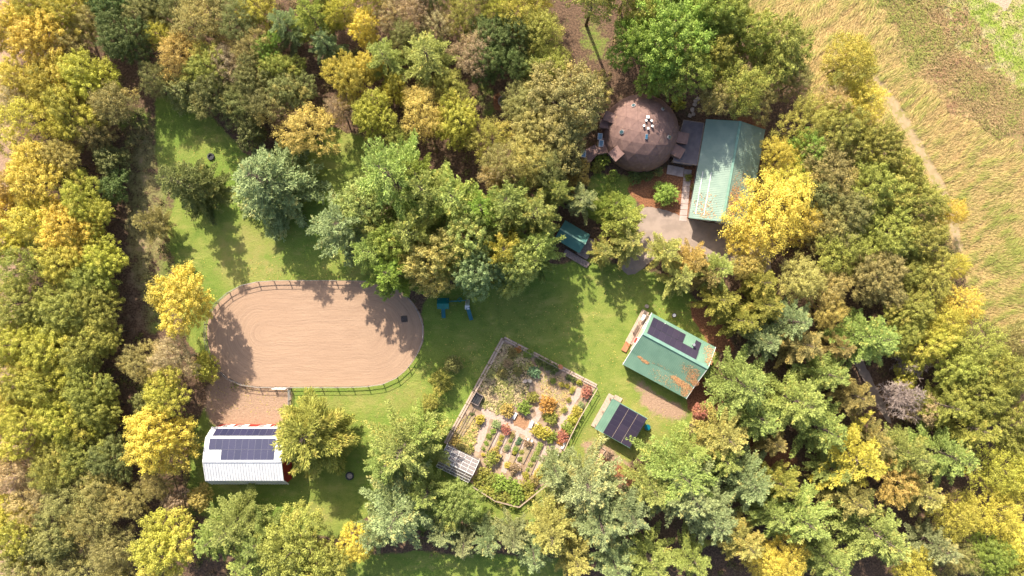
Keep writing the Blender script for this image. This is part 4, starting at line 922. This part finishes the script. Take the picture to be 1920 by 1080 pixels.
# ------------------------------------------------------------------ garden: ground, paths, beds, fence
GZ = lambda x, y: (800 + x / 3.085, 620 + y / 3.085)          # enlarged garden view to photo points
GP = [(944, 634), (1119, 724), (1085, 782), (1055, 843), (1050, 855), (1038, 876), (1024, 905), (973, 946), (930, 935), (887, 908), (830, 868), (837, 831)]
sheet('garden_ground', PX(GP), .008, M['garden_soil'], 0, .08, 8)
def band(name, pts, w, mat, z, seed, jit=.12):
    P = [W(*GZ(*p)) for p in pts]; L_, R_ = [], []
    for i, p in enumerate(P):
        d = (P[min(i + 1, len(P) - 1)] - P[max(i - 1, 0)]).normalized(); n = Vector((-d.y, d.x, 0)); L_.append((p + n * w / 2)[:2]); R_.append((p - n * w / 2)[:2])
    return sheet(name, [tuple(p) for p in L_ + R_[::-1]], z, mat, 1, jit, seed)
band('garden_path', [(320, 440), (400, 490), (500, 540), (600, 590), (700, 650), (775, 700)], 1.9, M['garden_gravel'], .02, 1)
band('garden_path', [(350, 470), (320, 580), (290, 700)], 1.7, M['garden_gravel'], .026, 2)
band('garden_path', [(440, 530), (400, 620), (385, 670)], 1.0, M['garden_gravel'], .032, 3)
band('garden_path', [(490, 560), (450, 640), (420, 720)], .9, M['garden_gravel'], .038, 4)
band('garden_path', [(530, 580), (480, 680), (450, 800), (440, 820)], 1.0, M['garden_gravel'], .044, 5)
band('garden_path', [(580, 610), (550, 700), (520, 790), (540, 860)], 1.1, M['garden_gravel'], .050, 6)
band('garden_path', [(700, 660), (660, 740), (610, 830)], 1.2, M['garden_gravel'], .056, 7)
band('garden_path', [(760, 690), (800, 600), (770, 540), (830, 440), (885, 330)], 1.3, M['garden_gravel'], .062, 8)
band('garden_path', [(560, 560), (650, 510), (640, 440)], 1.1, M['garden_gravel'], .068, 9)
ST = [('a', [(944, 634), (1119, 724)]), ('b', [(944, 634), (835, 832)])]
for k, (nm, (a, b)) in enumerate(ST):                             # plank edging on two sides of the garden
    A, B = W(*a), W(*b); e = empty('garden_edging', (A + B) / 2); tag(e, ('double row of grey plank edging along the mown side of the garden', 'pale plank edging on the shrub side of the garden')[k], 'edging')
    d = (B - A); n = int(d.length / 2.4); t = Vector((-d.y, d.x, 0)).normalized()
    for i in range(n):
        for s in (-.2, .2):
            p0 = A + d * (i + .03) / n - e.location + t * s; p1 = A + d * (i + .97) / n - e.location + t * s
            MB().bar(p0 + Vector((0, 0, .1)), p1 + Vector((0, 0, .1)), .3, .2).obj('plank', M['wood'] if k == 0 else M['pale_wood'], e)
gf = tag(empty('garden_fence', W(975, 790)), 'tall post and wire-topped rail fence around the vegetable garden', 'fence')
off = lambda P: P
for seg in ([(946, 637), (1118, 726), (1085, 782), (1056, 842)], [(1049, 858), (1038, 876), (1024, 905), (973, 946)], [(946, 637), (890, 738), (838, 832)], [(887, 908), (930, 935), (973, 946)]):
    pts = [W(*s) for s in seg]
    if seg[-1] == (1056, 842): pts = [W(1118, 726), W(1104, 750), W(1085, 782), W(1069, 814), W(1056, 842)]
    elif seg[-1] == (838, 832): pts = resample(pts, 3.6)
    elif seg[0] == (887, 908): pass
    fence(gf, pts, False, (1.72, 1.25), M['pale_wood'], .08, POST_S)
top = [W(946, 637).lerp(W(1118, 726), i / 6) for i in range(7)]; fence(gf, top, False, (1.6,), M['grey_wood'], .06, POST_S)
BX = 0
for (x0, y0, x1, y1, w) in [(430, 715, 400, 785, .5), (520, 690, 485, 760, .9), (395, 560, 330, 690, 1.3), (440, 600, 400, 690, 1.1), (495, 610, 450, 700, 1.0), (545, 620, 500, 720, 1.0), (600, 640, 540, 760, 1.2), (660, 650, 580, 830, 1.2), (265, 480, 190, 600, 1.1), (315, 500, 290, 560, 1.4)]:
    BX += 1; A, B = W(*GZ(x0, y0)), W(*GZ(x1, y1)); mid = (A + B) / 2
    names = ['short bare board-edged bed below the grey-green herbs', 'bare board-edged soil bed below the bluish herbs', 'board-edged bed of leafy greens along the wide gravel path', 'narrow bed of greens beside the red-leaved bush', 'narrow bed with blue-grey herb clumps', 'narrow bed headed by dark bluish kale', 'bed of mixed herbs headed by a white plank bench', 'long bed carrying the bright green bean row', 'edge bed with staked plants along the pale plank edging', 'short bed of yellowing greens by the compost bin']
    bd = tag(empty('garden_bed', mid), names[BX - 1], 'garden bed', 'garden beds'); a, b = A - mid, B - mid; d = (b - a).normalized(); n = Vector((-d.y, d.x, 0)); Z = Vector((0, 0, 1))
    MB().hexa([v for v in (a + n * w / 2, a - n * w / 2, b - n * w / 2, b + n * w / 2)], [v + Z * .2 for v in (a + n * w / 2, a - n * w / 2, b - n * w / 2, b + n * w / 2)]).obj('soil', M['bed_soil'], bd)
    for s in (-1, 1):
        MB().bar(a + n * s * (w / 2 + .03) + Z * .12, b + n * s * (w / 2 + .03) + Z * .12, .05, .24).obj('side_board', M['grey_wood'], bd)
for k, (x, y, ang, l, lab) in enumerate([(510, 490, 62, 1.2, 'small white plank bench beside the yellow bush'), (605, 540, 68, 1.3, 'white plank bench facing the bark pile'), (632, 552, 65, 1.2, 'white plank bench next to the bright green clump'), (593, 630, -28, 1.3, 'white plank bench across the herb bed'), (790, 660, 62, 1.3, 'white plank bench by the red bush at the garden gate'), (745, 712, -28, 1.2, 'grey-white plank bench by the maroon bush')]):
    bb = tag(empty('plank_bench', W(*GZ(x, y)), rad(ang)), lab, 'bench', 'garden benches')
    for s in (-1, 1): MB().box((0, s * .13, .42), (l, .2, .05)).obj('plank', M['white'], bb); MB().box((s * l * .38, 0, .2), (.06, .4, .4)).obj('leg', M['white'], bb)
cbn = tag(empty('compost_bin', W(*GZ(290, 390)), rad(62)), 'grey slatted compost bin by the pale plank edging', 'bin')
for s in (-1, 1):
    for k in range(4): MB().box((0, s * .8, .15 + k * .25), (1.9, .06, .2)).obj('slat', M['grey_wood'], cbn); MB().box((s * .95, 0, .15 + k * .25), (.06, 1.5, .2)).obj('slat', M['grey_wood'], cbn)
MB().box((0, 0, .3), (1.7, 1.4, .6)).obj('compost', M['dark'], cbn)
for lab, x, y, d_, rz, mt in (('flat grey boulder beside the bluish bush', 570, 290, (1.3, .9, .5), .5, 'stone'), ('pale tan boulder beside the bluish bush', 597, 288, (1.2, .9, .6), -.6, 'cream')):
    R = random.Random(x); ring = [(math.cos(k * .785) * d_[0] / 2 * R.uniform(.8, 1.1), math.sin(k * .785) * d_[1] / 2 * R.uniform(.8, 1.1)) for k in range(8)]
    tag(MB().hexa([(a, b, 0) for a, b in ring], [(a * .7, b * .7, d_[2]) for a, b in ring]).obj('boulder', M[mt], None, W(*GZ(x, y)), rz), lab, 'rock')
fp = tag(empty('flower_pot', W(*GZ(772, 208))), 'terracotta pot on the garden edging corner path', 'pot')
MB().cyl((0, 0, 0), .28, .5, 12, r2=.42).obj('body', M['terracotta'], fp); MB().cyl((0, 0, .5), .46, .08, 12).obj('rim', M['terracotta'], fp)
M['bark_chips'] = surf('bark_chips', (0.36, 0.20, 0.11), (0.24, 0.13, 0.07), .95, 4, 5, .6, 6)
bk = band('bark_pile', [(505, 510), (550, 530), (590, 545)], 1.9, M['bark_chips'], .075, 14, .2)
GRD = '''620 240 33 B bluish green bush beside the boulders;655 178 28 D dark bush along the plank edging;697 198 30 D dark bush along the plank edging;740 222 30 D dark bush along the plank edging;588 133 26 G fresh green bush at the shaded garden corner;820 268 22 D glossy bush by the terracotta pot;850 284 22 D glossy bush by the terracotta pot;885 298 22 K yellow-flowered bush near the garden corner
925 352 33 X coral red bush at the garden corner;695 428 49 C large orange round bush in mid garden;465 462 40 O yellow-orange bush beside the main path;560 442 42 G fresh green bush between the yellow and orange bushes;612 385 32 J olive bush behind the orange bush;730 292 20 G low herb clump on the pale soil;780 312 20 K low herb clump on the pale soil;812 322 18 K low herb clump on the pale soil;842 346 20 K low herb clump on the pale soil
822 402 18 J low herb clump on the pale soil;798 458 22 J low herb clump on the pale soil;722 512 38 J dull green bush below the orange bush;690 492 24 J dull green bush below the orange bush;868 470 32 K leafy bush against the tall fence;892 428 24 N leafy bush against the tall fence;850 515 34 K leafy bush against the tall fence;815 562 34 G leafy bush against the tall fence;642 580 36 K bright green clump by the plank bench;680 592 42 K bright green clump by the plank bench;716 612 36 G bright green clump by the plank bench
790 608 34 X deep red bush beside the garden gate bench;775 642 24 C rusty bush beside the garden gate bench;715 735 28 R maroon bush near the garden gate;714 770 20 G small green bush under the maroon bush;680 792 34 K bush in the corner border by the fence;650 826 30 K bush in the corner border by the fence;622 868 30 E bush in the corner border by the fence;600 892 28 K bush in the corner border by the fence
460 572 28 X red and yellow bush heading a narrow bed;406 540 26 N grey-green herb mound by the path;385 582 20 G salad plant in the leafy greens bed;362 612 22 G salad plant in the leafy greens bed;345 650 16 G salad plant in the leafy greens bed;432 618 18 K salad plant in the narrow greens bed;422 652 18 K salad plant in the narrow greens bed;410 680 14 K salad plant in the narrow greens bed;495 602 20 E dull herb at the head of its bed;485 636 15 G round green herb in a narrow bed;464 676 23 N blue-grey herb mound
538 628 18 B dark bluish kale plant;528 648 18 B dark bluish kale plant;516 684 20 G leafy greens below the kale;508 704 16 K leafy greens below the kale;582 650 26 R brownish herb by the white bench;548 702 16 J low plant in the herb bed;538 742 18 G low plant in the herb bed;656 658 20 I bean plant in the bright green row;646 686 20 I bean plant in the bright green row;632 714 20 I bean plant in the bright green row;616 742 19 I bean plant in the bright green row;600 772 18 I bean plant in the bright green row;584 802 16 I bean plant in the bright green row
572 836 24 K yellowish clump at the end of the bean row;470 776 24 Y yellow flowering clump;512 790 30 R rusty red clump by the gravel;498 822 20 R rusty red clump by the gravel;376 740 42 J large olive-yellow bush by the greenhouse;390 700 26 O large yellowing bush near the greenhouse;326 716 14 Y small yellow flower clump;328 682 14 G small green herb beside the gravel;270 575 13 G tiny bright green lettuce;255 662 13 G small herb near the greenhouse;310 512 28 K yellowing greens by the compost bin;298 542 20 T yellowing greens by the compost bin;265 482 14 D dark staked plant by the compost bin
330 822 38 J grape vine mass;300 862 36 J grape vine mass;372 862 44 J grape vine mass;350 922 42 J grape vine mass;422 882 50 G grape vine mass;402 952 42 J grape vine mass;482 902 48 G grape vine mass;462 962 44 J grape vine mass;532 932 46 G grape vine mass;502 992 38 G grape vine mass;572 902 40 J grape vine mass;592 948 32 J grape vine mass;440 990 30 J grape vine mass;200 672 28 E dry olive clump by the greenhouse;172 640 26 O dry olive clump by the greenhouse;235 690 26 E dry olive clump by the greenhouse
500 130 26 E wilted stalk clump in the shaded corner;470 190 28 R wilted stalk clump in the shaded corner;530 240 26 E wilted stalk clump in the shaded corner;440 250 28 E wilted stalk clump in the shaded corner;530 110 22 C rusty clump by the plank edging corner'''
for ln in GRD.replace('\n', ';').split(';'):
    a = ln.split(' ', 4); x, y = GZ(float(a[0]), float(a[1])); lab = a[4]
    if len(lab.split()) < 4: lab += ' in the garden'
    if 'grape vine' in lab: lab = 'leafy vine bush in the tangle beside the greenhouse'
    if lab.endswith('round bush in mid garden'): lab = 'large orange round bush in the garden'
    plant(x, y, float(a[2]) / 3.085 * (1.12 if float(a[2]) > 24 else .92), 'U', a[3], lab, 'garden plants', 'garden_bush' if float(a[2]) > 24 else 'garden_plant', 'plant', hs=.9)
for (x, y, r, c_, lab, nm, hs_) in [(848, 683, 18, 'H', 'darkest of three round lawn shrubs beside the garden', 'lawn_shrub', .62), (825, 718, 22, 'J', 'middle one of three round lawn shrubs beside the garden', 'lawn_shrub', .66), (805, 757, 19, 'J', 'round lawn shrub nearest the large pine beside the greenhouse', 'lawn_shrub', .66),
        (1250, 360, 23, 'G', 'large round hydrangea bush in the orange mulch bed', 'hydrangea_bush', .5), (1130, 300, 15, 'G', 'green shrub between annex and dome', 'shrub', 1), (1120, 312, 14, 'J', 'olive shrub below the annex', 'shrub', 1), (1190, 330, 15, 'D', 'dark low shrub at the foot of the dome', 'shrub', 1), (1212, 328, 14, 'D', 'dark low shrub at the foot of the dome', 'shrub', 1), (1235, 322, 10, 'H', 'small shrub by the breezeway steps', 'shrub', 1),
        (1270, 195, 16, 'K', 'yellow-green shrub behind the dome', 'shrub', 1), (1225, 175, 14, 'J', 'olive shrub behind the dome', 'shrub', 1), (1318, 772, 20, 'X', 'red leaved sumac bush near the solar shed', 'sumac_bush', 1.0), (1357, 754, 20, 'X', 'red leaved sumac bush among the pines', 'sumac_bush', 1.1), (945, 190, 9, 'D', 'dark plant in the round brown bed', 'shrub', 1),
        (1150, 330, 12, 'G', 'low plant on the shady lawn by the dome', 'shrub', .8), (1290, 332, 8, 'J', 'small plant beside the concrete walk', 'shrub', .8), (1302, 350, 7, 'E', 'small dry plant between walk and garage', 'shrub', .8), (1195, 300, 9, 'H', 'small dark plant by the dome wall', 'shrub', .8)]:
    plant(x, y, r * (1.0 if nm in ('shrub',) else .95), 'U' if nm == 'shrub' else 'M', c_, lab, 'shrubs by the dome' if 'foot of the dome' in lab else None, nm, 'shrub', hs=hs_)

# ------------------------------------------------------------------ playset under the grove
ps = tag(empty('playset', W(845, 572)), 'teal and blue playset with two slides under the grove', 'playset')
L0 = Vector(ps.location); q = lambda a, b, z: Vector((*(W(a, b, z) - L0)[:2], z))
tc = q(831, 569, 2.2); 
for dx in (-.75, .75):
    for dy in (-.75, .75): MB().box((tc.x + dx, tc.y + dy, 1.2), (.12, .12, 2.4)).obj('post', M['post_wood'], ps)
MB().box((tc.x, tc.y, 1.3), (1.6, 1.6, .1)).obj('platform', M['wood'], ps)
slope('tower_roof', M['teal_plastic'], (tc.x - 1, tc.y - .95, 2.2), (tc.x + 1, tc.y - .95, 2.2), (tc.x + 1, tc.y, 2.9), (tc.x - 1, tc.y, 2.9), ps, 1.0)
slope('tower_roof', M['teal_plastic'], (tc.x - 1, tc.y + .95, 2.2), (tc.x + 1, tc.y + .95, 2.2), (tc.x + 1, tc.y, 2.9), (tc.x - 1, tc.y, 2.9), ps, 1.0)
def slide(a, b, nm):
    d = (b - a).normalized(); n = Vector((-d.y, d.x, 0)).normalized()
    o = MB().bar(a, b, .55, .05).obj('slide', M['blue_plastic'], ps)
    for s in (-1, 1): MB().bar(a + n * s * .3 + Vector((0, 0, .1)), b + n * s * .3 + Vector((0, 0, .1)), .06, .18).obj('slide_wall', M['blue_plastic'], o)
slide(q(831, 577, 1.3), q(832, 596, .12), 'a'); slide(q(877, 577, 1.5), q(884, 600, .12), 'b')
MB().bar(q(838, 566, 2.3), q(874, 563, 2.3), .12, .12).obj('swing_beam', M['teal_plastic'], ps)
for a, b in ((873, 558), (875, 568)): MB().bar(q(874, 563, 2.3), q(a, b, 0), .1, .1).obj('beam_leg', M['post_wood'], ps)
for x in (846, 853):
    p = q(x, 565, 2.2)
    for s in (-.2, .2): MB().bar(p + Vector((s, 0, 0)), Vector((p.x + s, p.y, .5)), .02, .02).obj('chain', M['steel'], ps)
    MB().box((p.x, p.y, .5), (.5, .18, .05)).obj('swing_seat', M['blue_plastic'], ps)
tp = q(862, 562, .6); MB().tube([(tp.x + math.cos(k * .628) * .33, tp.y + math.sin(k * .628) * .33, .6) for k in range(11)], [.1] * 11, 6).obj('tyre_swing', M['teal_plastic'], ps)
for k in range(3): MB().bar((tp.x + math.cos(k * 2.1) * .33, tp.y + math.sin(k * 2.1) * .33, .6), (tp.x, tp.y, 2.3), .02, .02).obj('rope', M['steel'], ps)
lc = q(876, 571, 1.5)
for s in (-.3, .3): MB().bar(Vector((lc.x + s, lc.y + .8, 0)), Vector((lc.x + s, lc.y - .2, 1.6)), .07, .07).obj('ladder_rail', M['white'], ps)
for k in range(5): MB().bar(Vector((lc.x - .3, lc.y + .8 - k * .2, .2 + k * .3)), Vector((lc.x + .3, lc.y + .8 - k * .2, .2 + k * .3)), .05, .05).obj('rung', M['white'], ps)
MB().box((lc.x, lc.y - .5, 1.45), (.8, .7, .08)).obj('platform', M['white'], ps)
for dx in (-.35, .35): MB().box((lc.x + dx, lc.y - .7, .72), (.08, .08, 1.42)).obj('post', M['post_wood'], ps)

# ------------------------------------------------------------------ small things on the lawns
def ring_pit(loc, r, lab, n, inner):
    e = tag(empty('fire_pit', loc), lab, 'fire pit')
    for k in range(n):
        t = 6.283 * k / n; MB().box((math.cos(t) * r, math.sin(t) * r, .15), (.22, r * 5.4 / n, .3), t).obj('stone', M['dark' if inner in 'df' else 'stone'], e)
    MB().cyl((0, 0, 0), r * .9, .06, 12).obj('ash', M['dark' if inner == 'd' else 'stone'], e)
ring_pit(W(656, 892), .62, 'round dark rimmed fire pit on the lawn between barn and pines', 10, 'f')
ring_pit(W(396, 294), .5, 'small round dark fire ring on the shaded lawn', 9, 'd')
ring_pit(W(945, 190), .95, 'round stone edged bed in the wood by the dome house', 14, 's')
pt2 = tag(empty('planter_pot', W(1263, 591)), 'dark round planter pot on the grass behind the workshop', 'pot')
MB().cyl((0, 0, 0), .32, .5, 12, r2=.42).obj('body', M['dark'], pt2); MB().cyl((0, 0, .5), .3, .04, 10).obj('soil', M['white'], pt2)
R = random.Random(4); ring = [(math.cos(k * .785) * .42 * R.uniform(.8, 1.1), math.sin(k * .785) * .42 * R.uniform(.8, 1.1)) for k in range(8)]
tag(MB().hexa([(a, b, 0) for a, b in ring], [(a * .7, b * .7, .35) for a, b in ring]).obj('boulder', M['stone'], None, W(1213, 574.5)), 'pale boulder on the grass above the workshop deck'.replace(' above', ' beyond'), 'rock')
br_ = tag(empty('barrel', W(552, 880)), 'tan barrel standing at the gable end of the barn', 'barrel')
MB().tube([(0, 0, 0), (0, 0, .45), (0, 0, .9)], [.34, .42, .34], 12).obj('body', M['wood'], br_)
for z in (.2, .7): MB().tube([(0, 0, z - .03), (0, 0, z + .03)], [.41, .41], 12).obj('hoop', M['dark'], br_)

# ------------------------------------------------------------------ grasses, weeds and undergrowth (uncountable)
def blades(name, poly, n, length, width, ang, mat, label, cat, seed, patch, spread=.35, lie=.55, extra=None, z0=0.0, warp=0.0):
    g = np.random.default_rng(seed); P = PX(poly); A = np.array(P); lo, hi = A.min(0), A.max(0)
    x = g.uniform(lo[0], hi[0], n * 3); y = g.uniform(lo[1], hi[1], n * 3); wp = (vnoise(x, y, 6, 91) - .5) * warp + (vnoise(x, y, 2, 92) - .5) * warp * .5; wq = (vnoise(x, y, 6, 93) - .5) * warp + (vnoise(x, y, 2, 94) - .5) * warp * .5; k = inpoly(x + wp, y + wq, P)
    if extra is not None: k &= extra(x, y)
    x, y = x[k][:n], y[k][:n]; n = len(x)
    th = ang(x, y) + g.normal(size=n) * spread + (vnoise(x, y, 6, seed + 1) - .5) * .8
    L = length * g.uniform(.6, 1.3, n) * (.35 + .95 * streak(x, y, seed + 2) + .3 * vnoise(x, y, 3, seed + 2)); d = np.stack([np.cos(th), np.sin(th), np.zeros(n)], -1); up = np.array([0, 0, 1.0]); sd = np.stack([-np.sin(th), np.cos(th), np.zeros(n)], -1)
    b = np.stack([x, y, np.full(n, z0)], -1); w = (width * g.uniform(.6, 1.4, n))[:, None]; Lc = L[:, None]
    p1 = b + d * Lc * .3 + up * Lc * lie * .75; p2 = b + d * Lc * .95 + up * Lc * lie * g.uniform(.5, 1.0, n)[:, None]
    Q1 = np.stack([b - sd * w * .4, b + sd * w * .4, p1 + sd * w * .5, p1 - sd * w * .5], 1); Q2 = np.stack([p1 - sd * w * .5, p1 + sd * w * .5, p2 + sd * w * .12, p2 - sd * w * .12], 1)
    V = np.concatenate([Q1, Q2], 0).reshape(-1, 3); v = np.clip(patch(x, y) + g.normal(size=n) * .13, 0, 1); ww = g.random(n)
    o = link(name, np_mesh(name, V, 4, mat, {'v': np.tile(v, 2), 'w': np.tile(ww, 2)})); tag(o, label, cat, None, 'stuff'); return o
def streak(x, y, seed):
    c, s_ = math.cos(.62), math.sin(.62); u = x * c + y * s_; w = -x * s_ + y * c
    return vnoise(u * .3, w + vnoise(x, y, 4, seed + 9) * 2, .75, seed)
def lean(x, y):   # the grass lies over: steeper far from the workshop, flatter near it
    py = 540 - y * PXM; return np.pi + np.radians(np.clip(52 - py * .085, 5, 55))
TRK = PX([(1630, 128), (1655, 145), (1685, 185), (1717, 235), (1750, 295), (1780, 350), (1796, 400), (1812, 470), (1792, 474), (1774, 405), (1755, 355), (1727, 300), (1692, 240), (1662, 192), (1637, 155)])
blades('tall_grass', TALL, 110000, 1.0, .045, lean, M['tan_grass'], 'tall tan prairie grass lying over in the wind', 'grass', 5, lambda x, y: streak(x, y, 7) * .62 + vnoise(x, y, 9, 8) * .45 - .1, extra=lambda x, y: ~inpoly(x, y, TRK), warp=5, lie=.4, spread=.2)
blades('brown_weeds', WEED, 30000, .5, .07, lambda x, y: vnoise(x, y, 2, 3) * 12, M['weeds'], 'rough brown and rust weeds between grass and wet meadow', 'weeds', 15, lambda x, y: vnoise(x, y, 2.6, 17) * .75 + vnoise(x, y, 8, 18) * .55 - .2, 1.2, .6, warp=9)
blades('meadow_plants', WET, 20000, .32, .07, lambda x, y: vnoise(x, y, 2, 4) * 12, M['green_weeds'], 'low bright green meadow growth around the pale bare patch', 'meadow', 25, lambda x, y: vnoise(x, y, 4.0, 27) * .9 + .1, 1.2, .6, extra=lambda x, y: ~inpoly(x, y, PX(SAND)), warp=9)
# low leafy undergrowth on the wood floor, wherever no lawn, yard or building is
g = np.random.default_rng(99); n = 2600; x = g.uniform(-98, 98, n * 2); y = g.uniform(-58, 58, n * 2); keep = np.ones(n * 2, bool)
KEEP_OUT = LAWNS[:5] + [ARENA, FIELD, GP, DIRT[0], DIRT[2], [(1100, 150), (1290, 150), (1460, 210), (1460, 530), (1140, 530), (1090, 330)], [(1160, 560), (1370, 600), (1350, 770), (1240, 860), (1080, 860)], [(370, 740), (600, 740), (600, 930), (370, 930)], [(1575, 630), (1610, 630), (1690, 800), (1650, 800)], [(1030, 400), (1120, 400), (1120, 510), (1030, 510)], DIRT[3]]
for P in KEEP_OUT: keep &= ~inpoly(x, y, PX(P))
keep &= vnoise(x, y, 8, 55) > .38
x, y = x[keep][:n], y[keep][:n]; n = len(x); rc = g.uniform(.35, 1.5, n); k = np.repeat(np.arange(n), 48); N = len(k); d = unit(g.normal(size=(N, 3))); d[:, 2] = np.abs(d[:, 2])
C = np.stack([x[k], y[k], np.zeros(N)], -1) + d * (rc[k] * g.uniform(.4, 1, N))[:, None]; C[:, 2] += .05
V = leaf_quads(C, unit(d + g.normal(size=(N, 3)) * .4 + np.array([0, 0, .5])), .26, g); V[:, 2] = np.maximum(V[:, 2], .01)
tag(link('undergrowth', np_mesh('undergrowth', V, 4, M['litter_leaf'], {'v': np.clip(g.random(n)[k] * .9 + g.random(N) * .1, 0, 1), 'w': g.random(N)})), 'low leafy undergrowth on the brown wood floor', 'undergrowth', None, 'stuff')
# squash leaves and dry stalks covering the upper garden
SQ = [GZ(*p) for p in [(440, 70), (560, 120), (620, 200), (590, 330), (530, 420), (420, 480), (320, 440), (300, 340), (360, 220)]]
blades('squash_vines', SQ, 2600, .5, .22, lambda x, y: vnoise(x, y, 1, 4) * 20, M['squash'] if 'squash' in M else blade_mat('squash_leaf', (.54, .42, .24), (.32, .31, .10), (.38, .26, .17)), 'pale withering squash vines sprawling in the garden', 'vines', 35, lambda x, y: vnoise(x, y, 1.3, 37), 1.5, .5)
SQ2 = [GZ(*p) for p in [(250, 470), (300, 560), (270, 700), (130, 650), (180, 560)]]
blades('garden_weeds', SQ2, 1300, .4, .14, lambda x, y: vnoise(x, y, 1, 5) * 20, M['tan_grass'], 'dry weeds between greenhouse and compost bin', 'weeds', 45, lambda x, y: vnoise(x, y, 1.0, 47), 1.5, .7)
SQ3 = [GZ(*p) for p in [(640, 230), (760, 260), (870, 320), (800, 470), (740, 520), (660, 360)]]
blades('garden_straw', SQ3, 1300, .35, .09, lambda x, y: vnoise(x, y, 1, 5) * 20, M['tan_grass'], 'thin dry straw on the pale garden soil', 'straw', 55, lambda x, y: vnoise(x, y, 1.0, 57) * .7, 1.5, .3)

# fallen leaves strewn over the lawns and yards
g = np.random.default_rng(123); n = 26000; x = g.uniform(-62, 45, n); y = g.uniform(-48, 35, n); keep = np.zeros(n, bool)
for P in LAWNS[:5] + [DIRT[0]]: keep |= inpoly(x, y, PX(P))
for P in (ARENA, GP, [(375, 780), (560, 780), (560, 915), (375, 915)], [(1150, 575), (1350, 640), (1310, 770), (1160, 700)], [(1100, 730), (1230, 780), (1190, 860), (1100, 820)]): keep &= ~inpoly(x, y, PX(P))
keep &= g.random(n) < vnoise(x, y, 7, 61) ** 2 * 1.5
x, y = x[keep], y[keep]; n = len(x); C = np.stack([x, y, np.full(n, .03)], -1)
V = leaf_quads(C, unit(g.normal(size=(n, 3)) * .25 + np.array([0, 0, 1.0])), .2, g); V[:, 2] = np.maximum(V[:, 2], .008)
tag(link('fallen_leaves', np_mesh('fallen_leaves', V, 4, blade_mat('strewn_leaf', (.50, .36, .10), (.40, .36, .08), (.36, .20, .09)), {'v': g.random(n), 'w': g.random(n)})), 'fallen yellow and brown leaves strewn over the lawns', 'leaves', None, 'stuff')
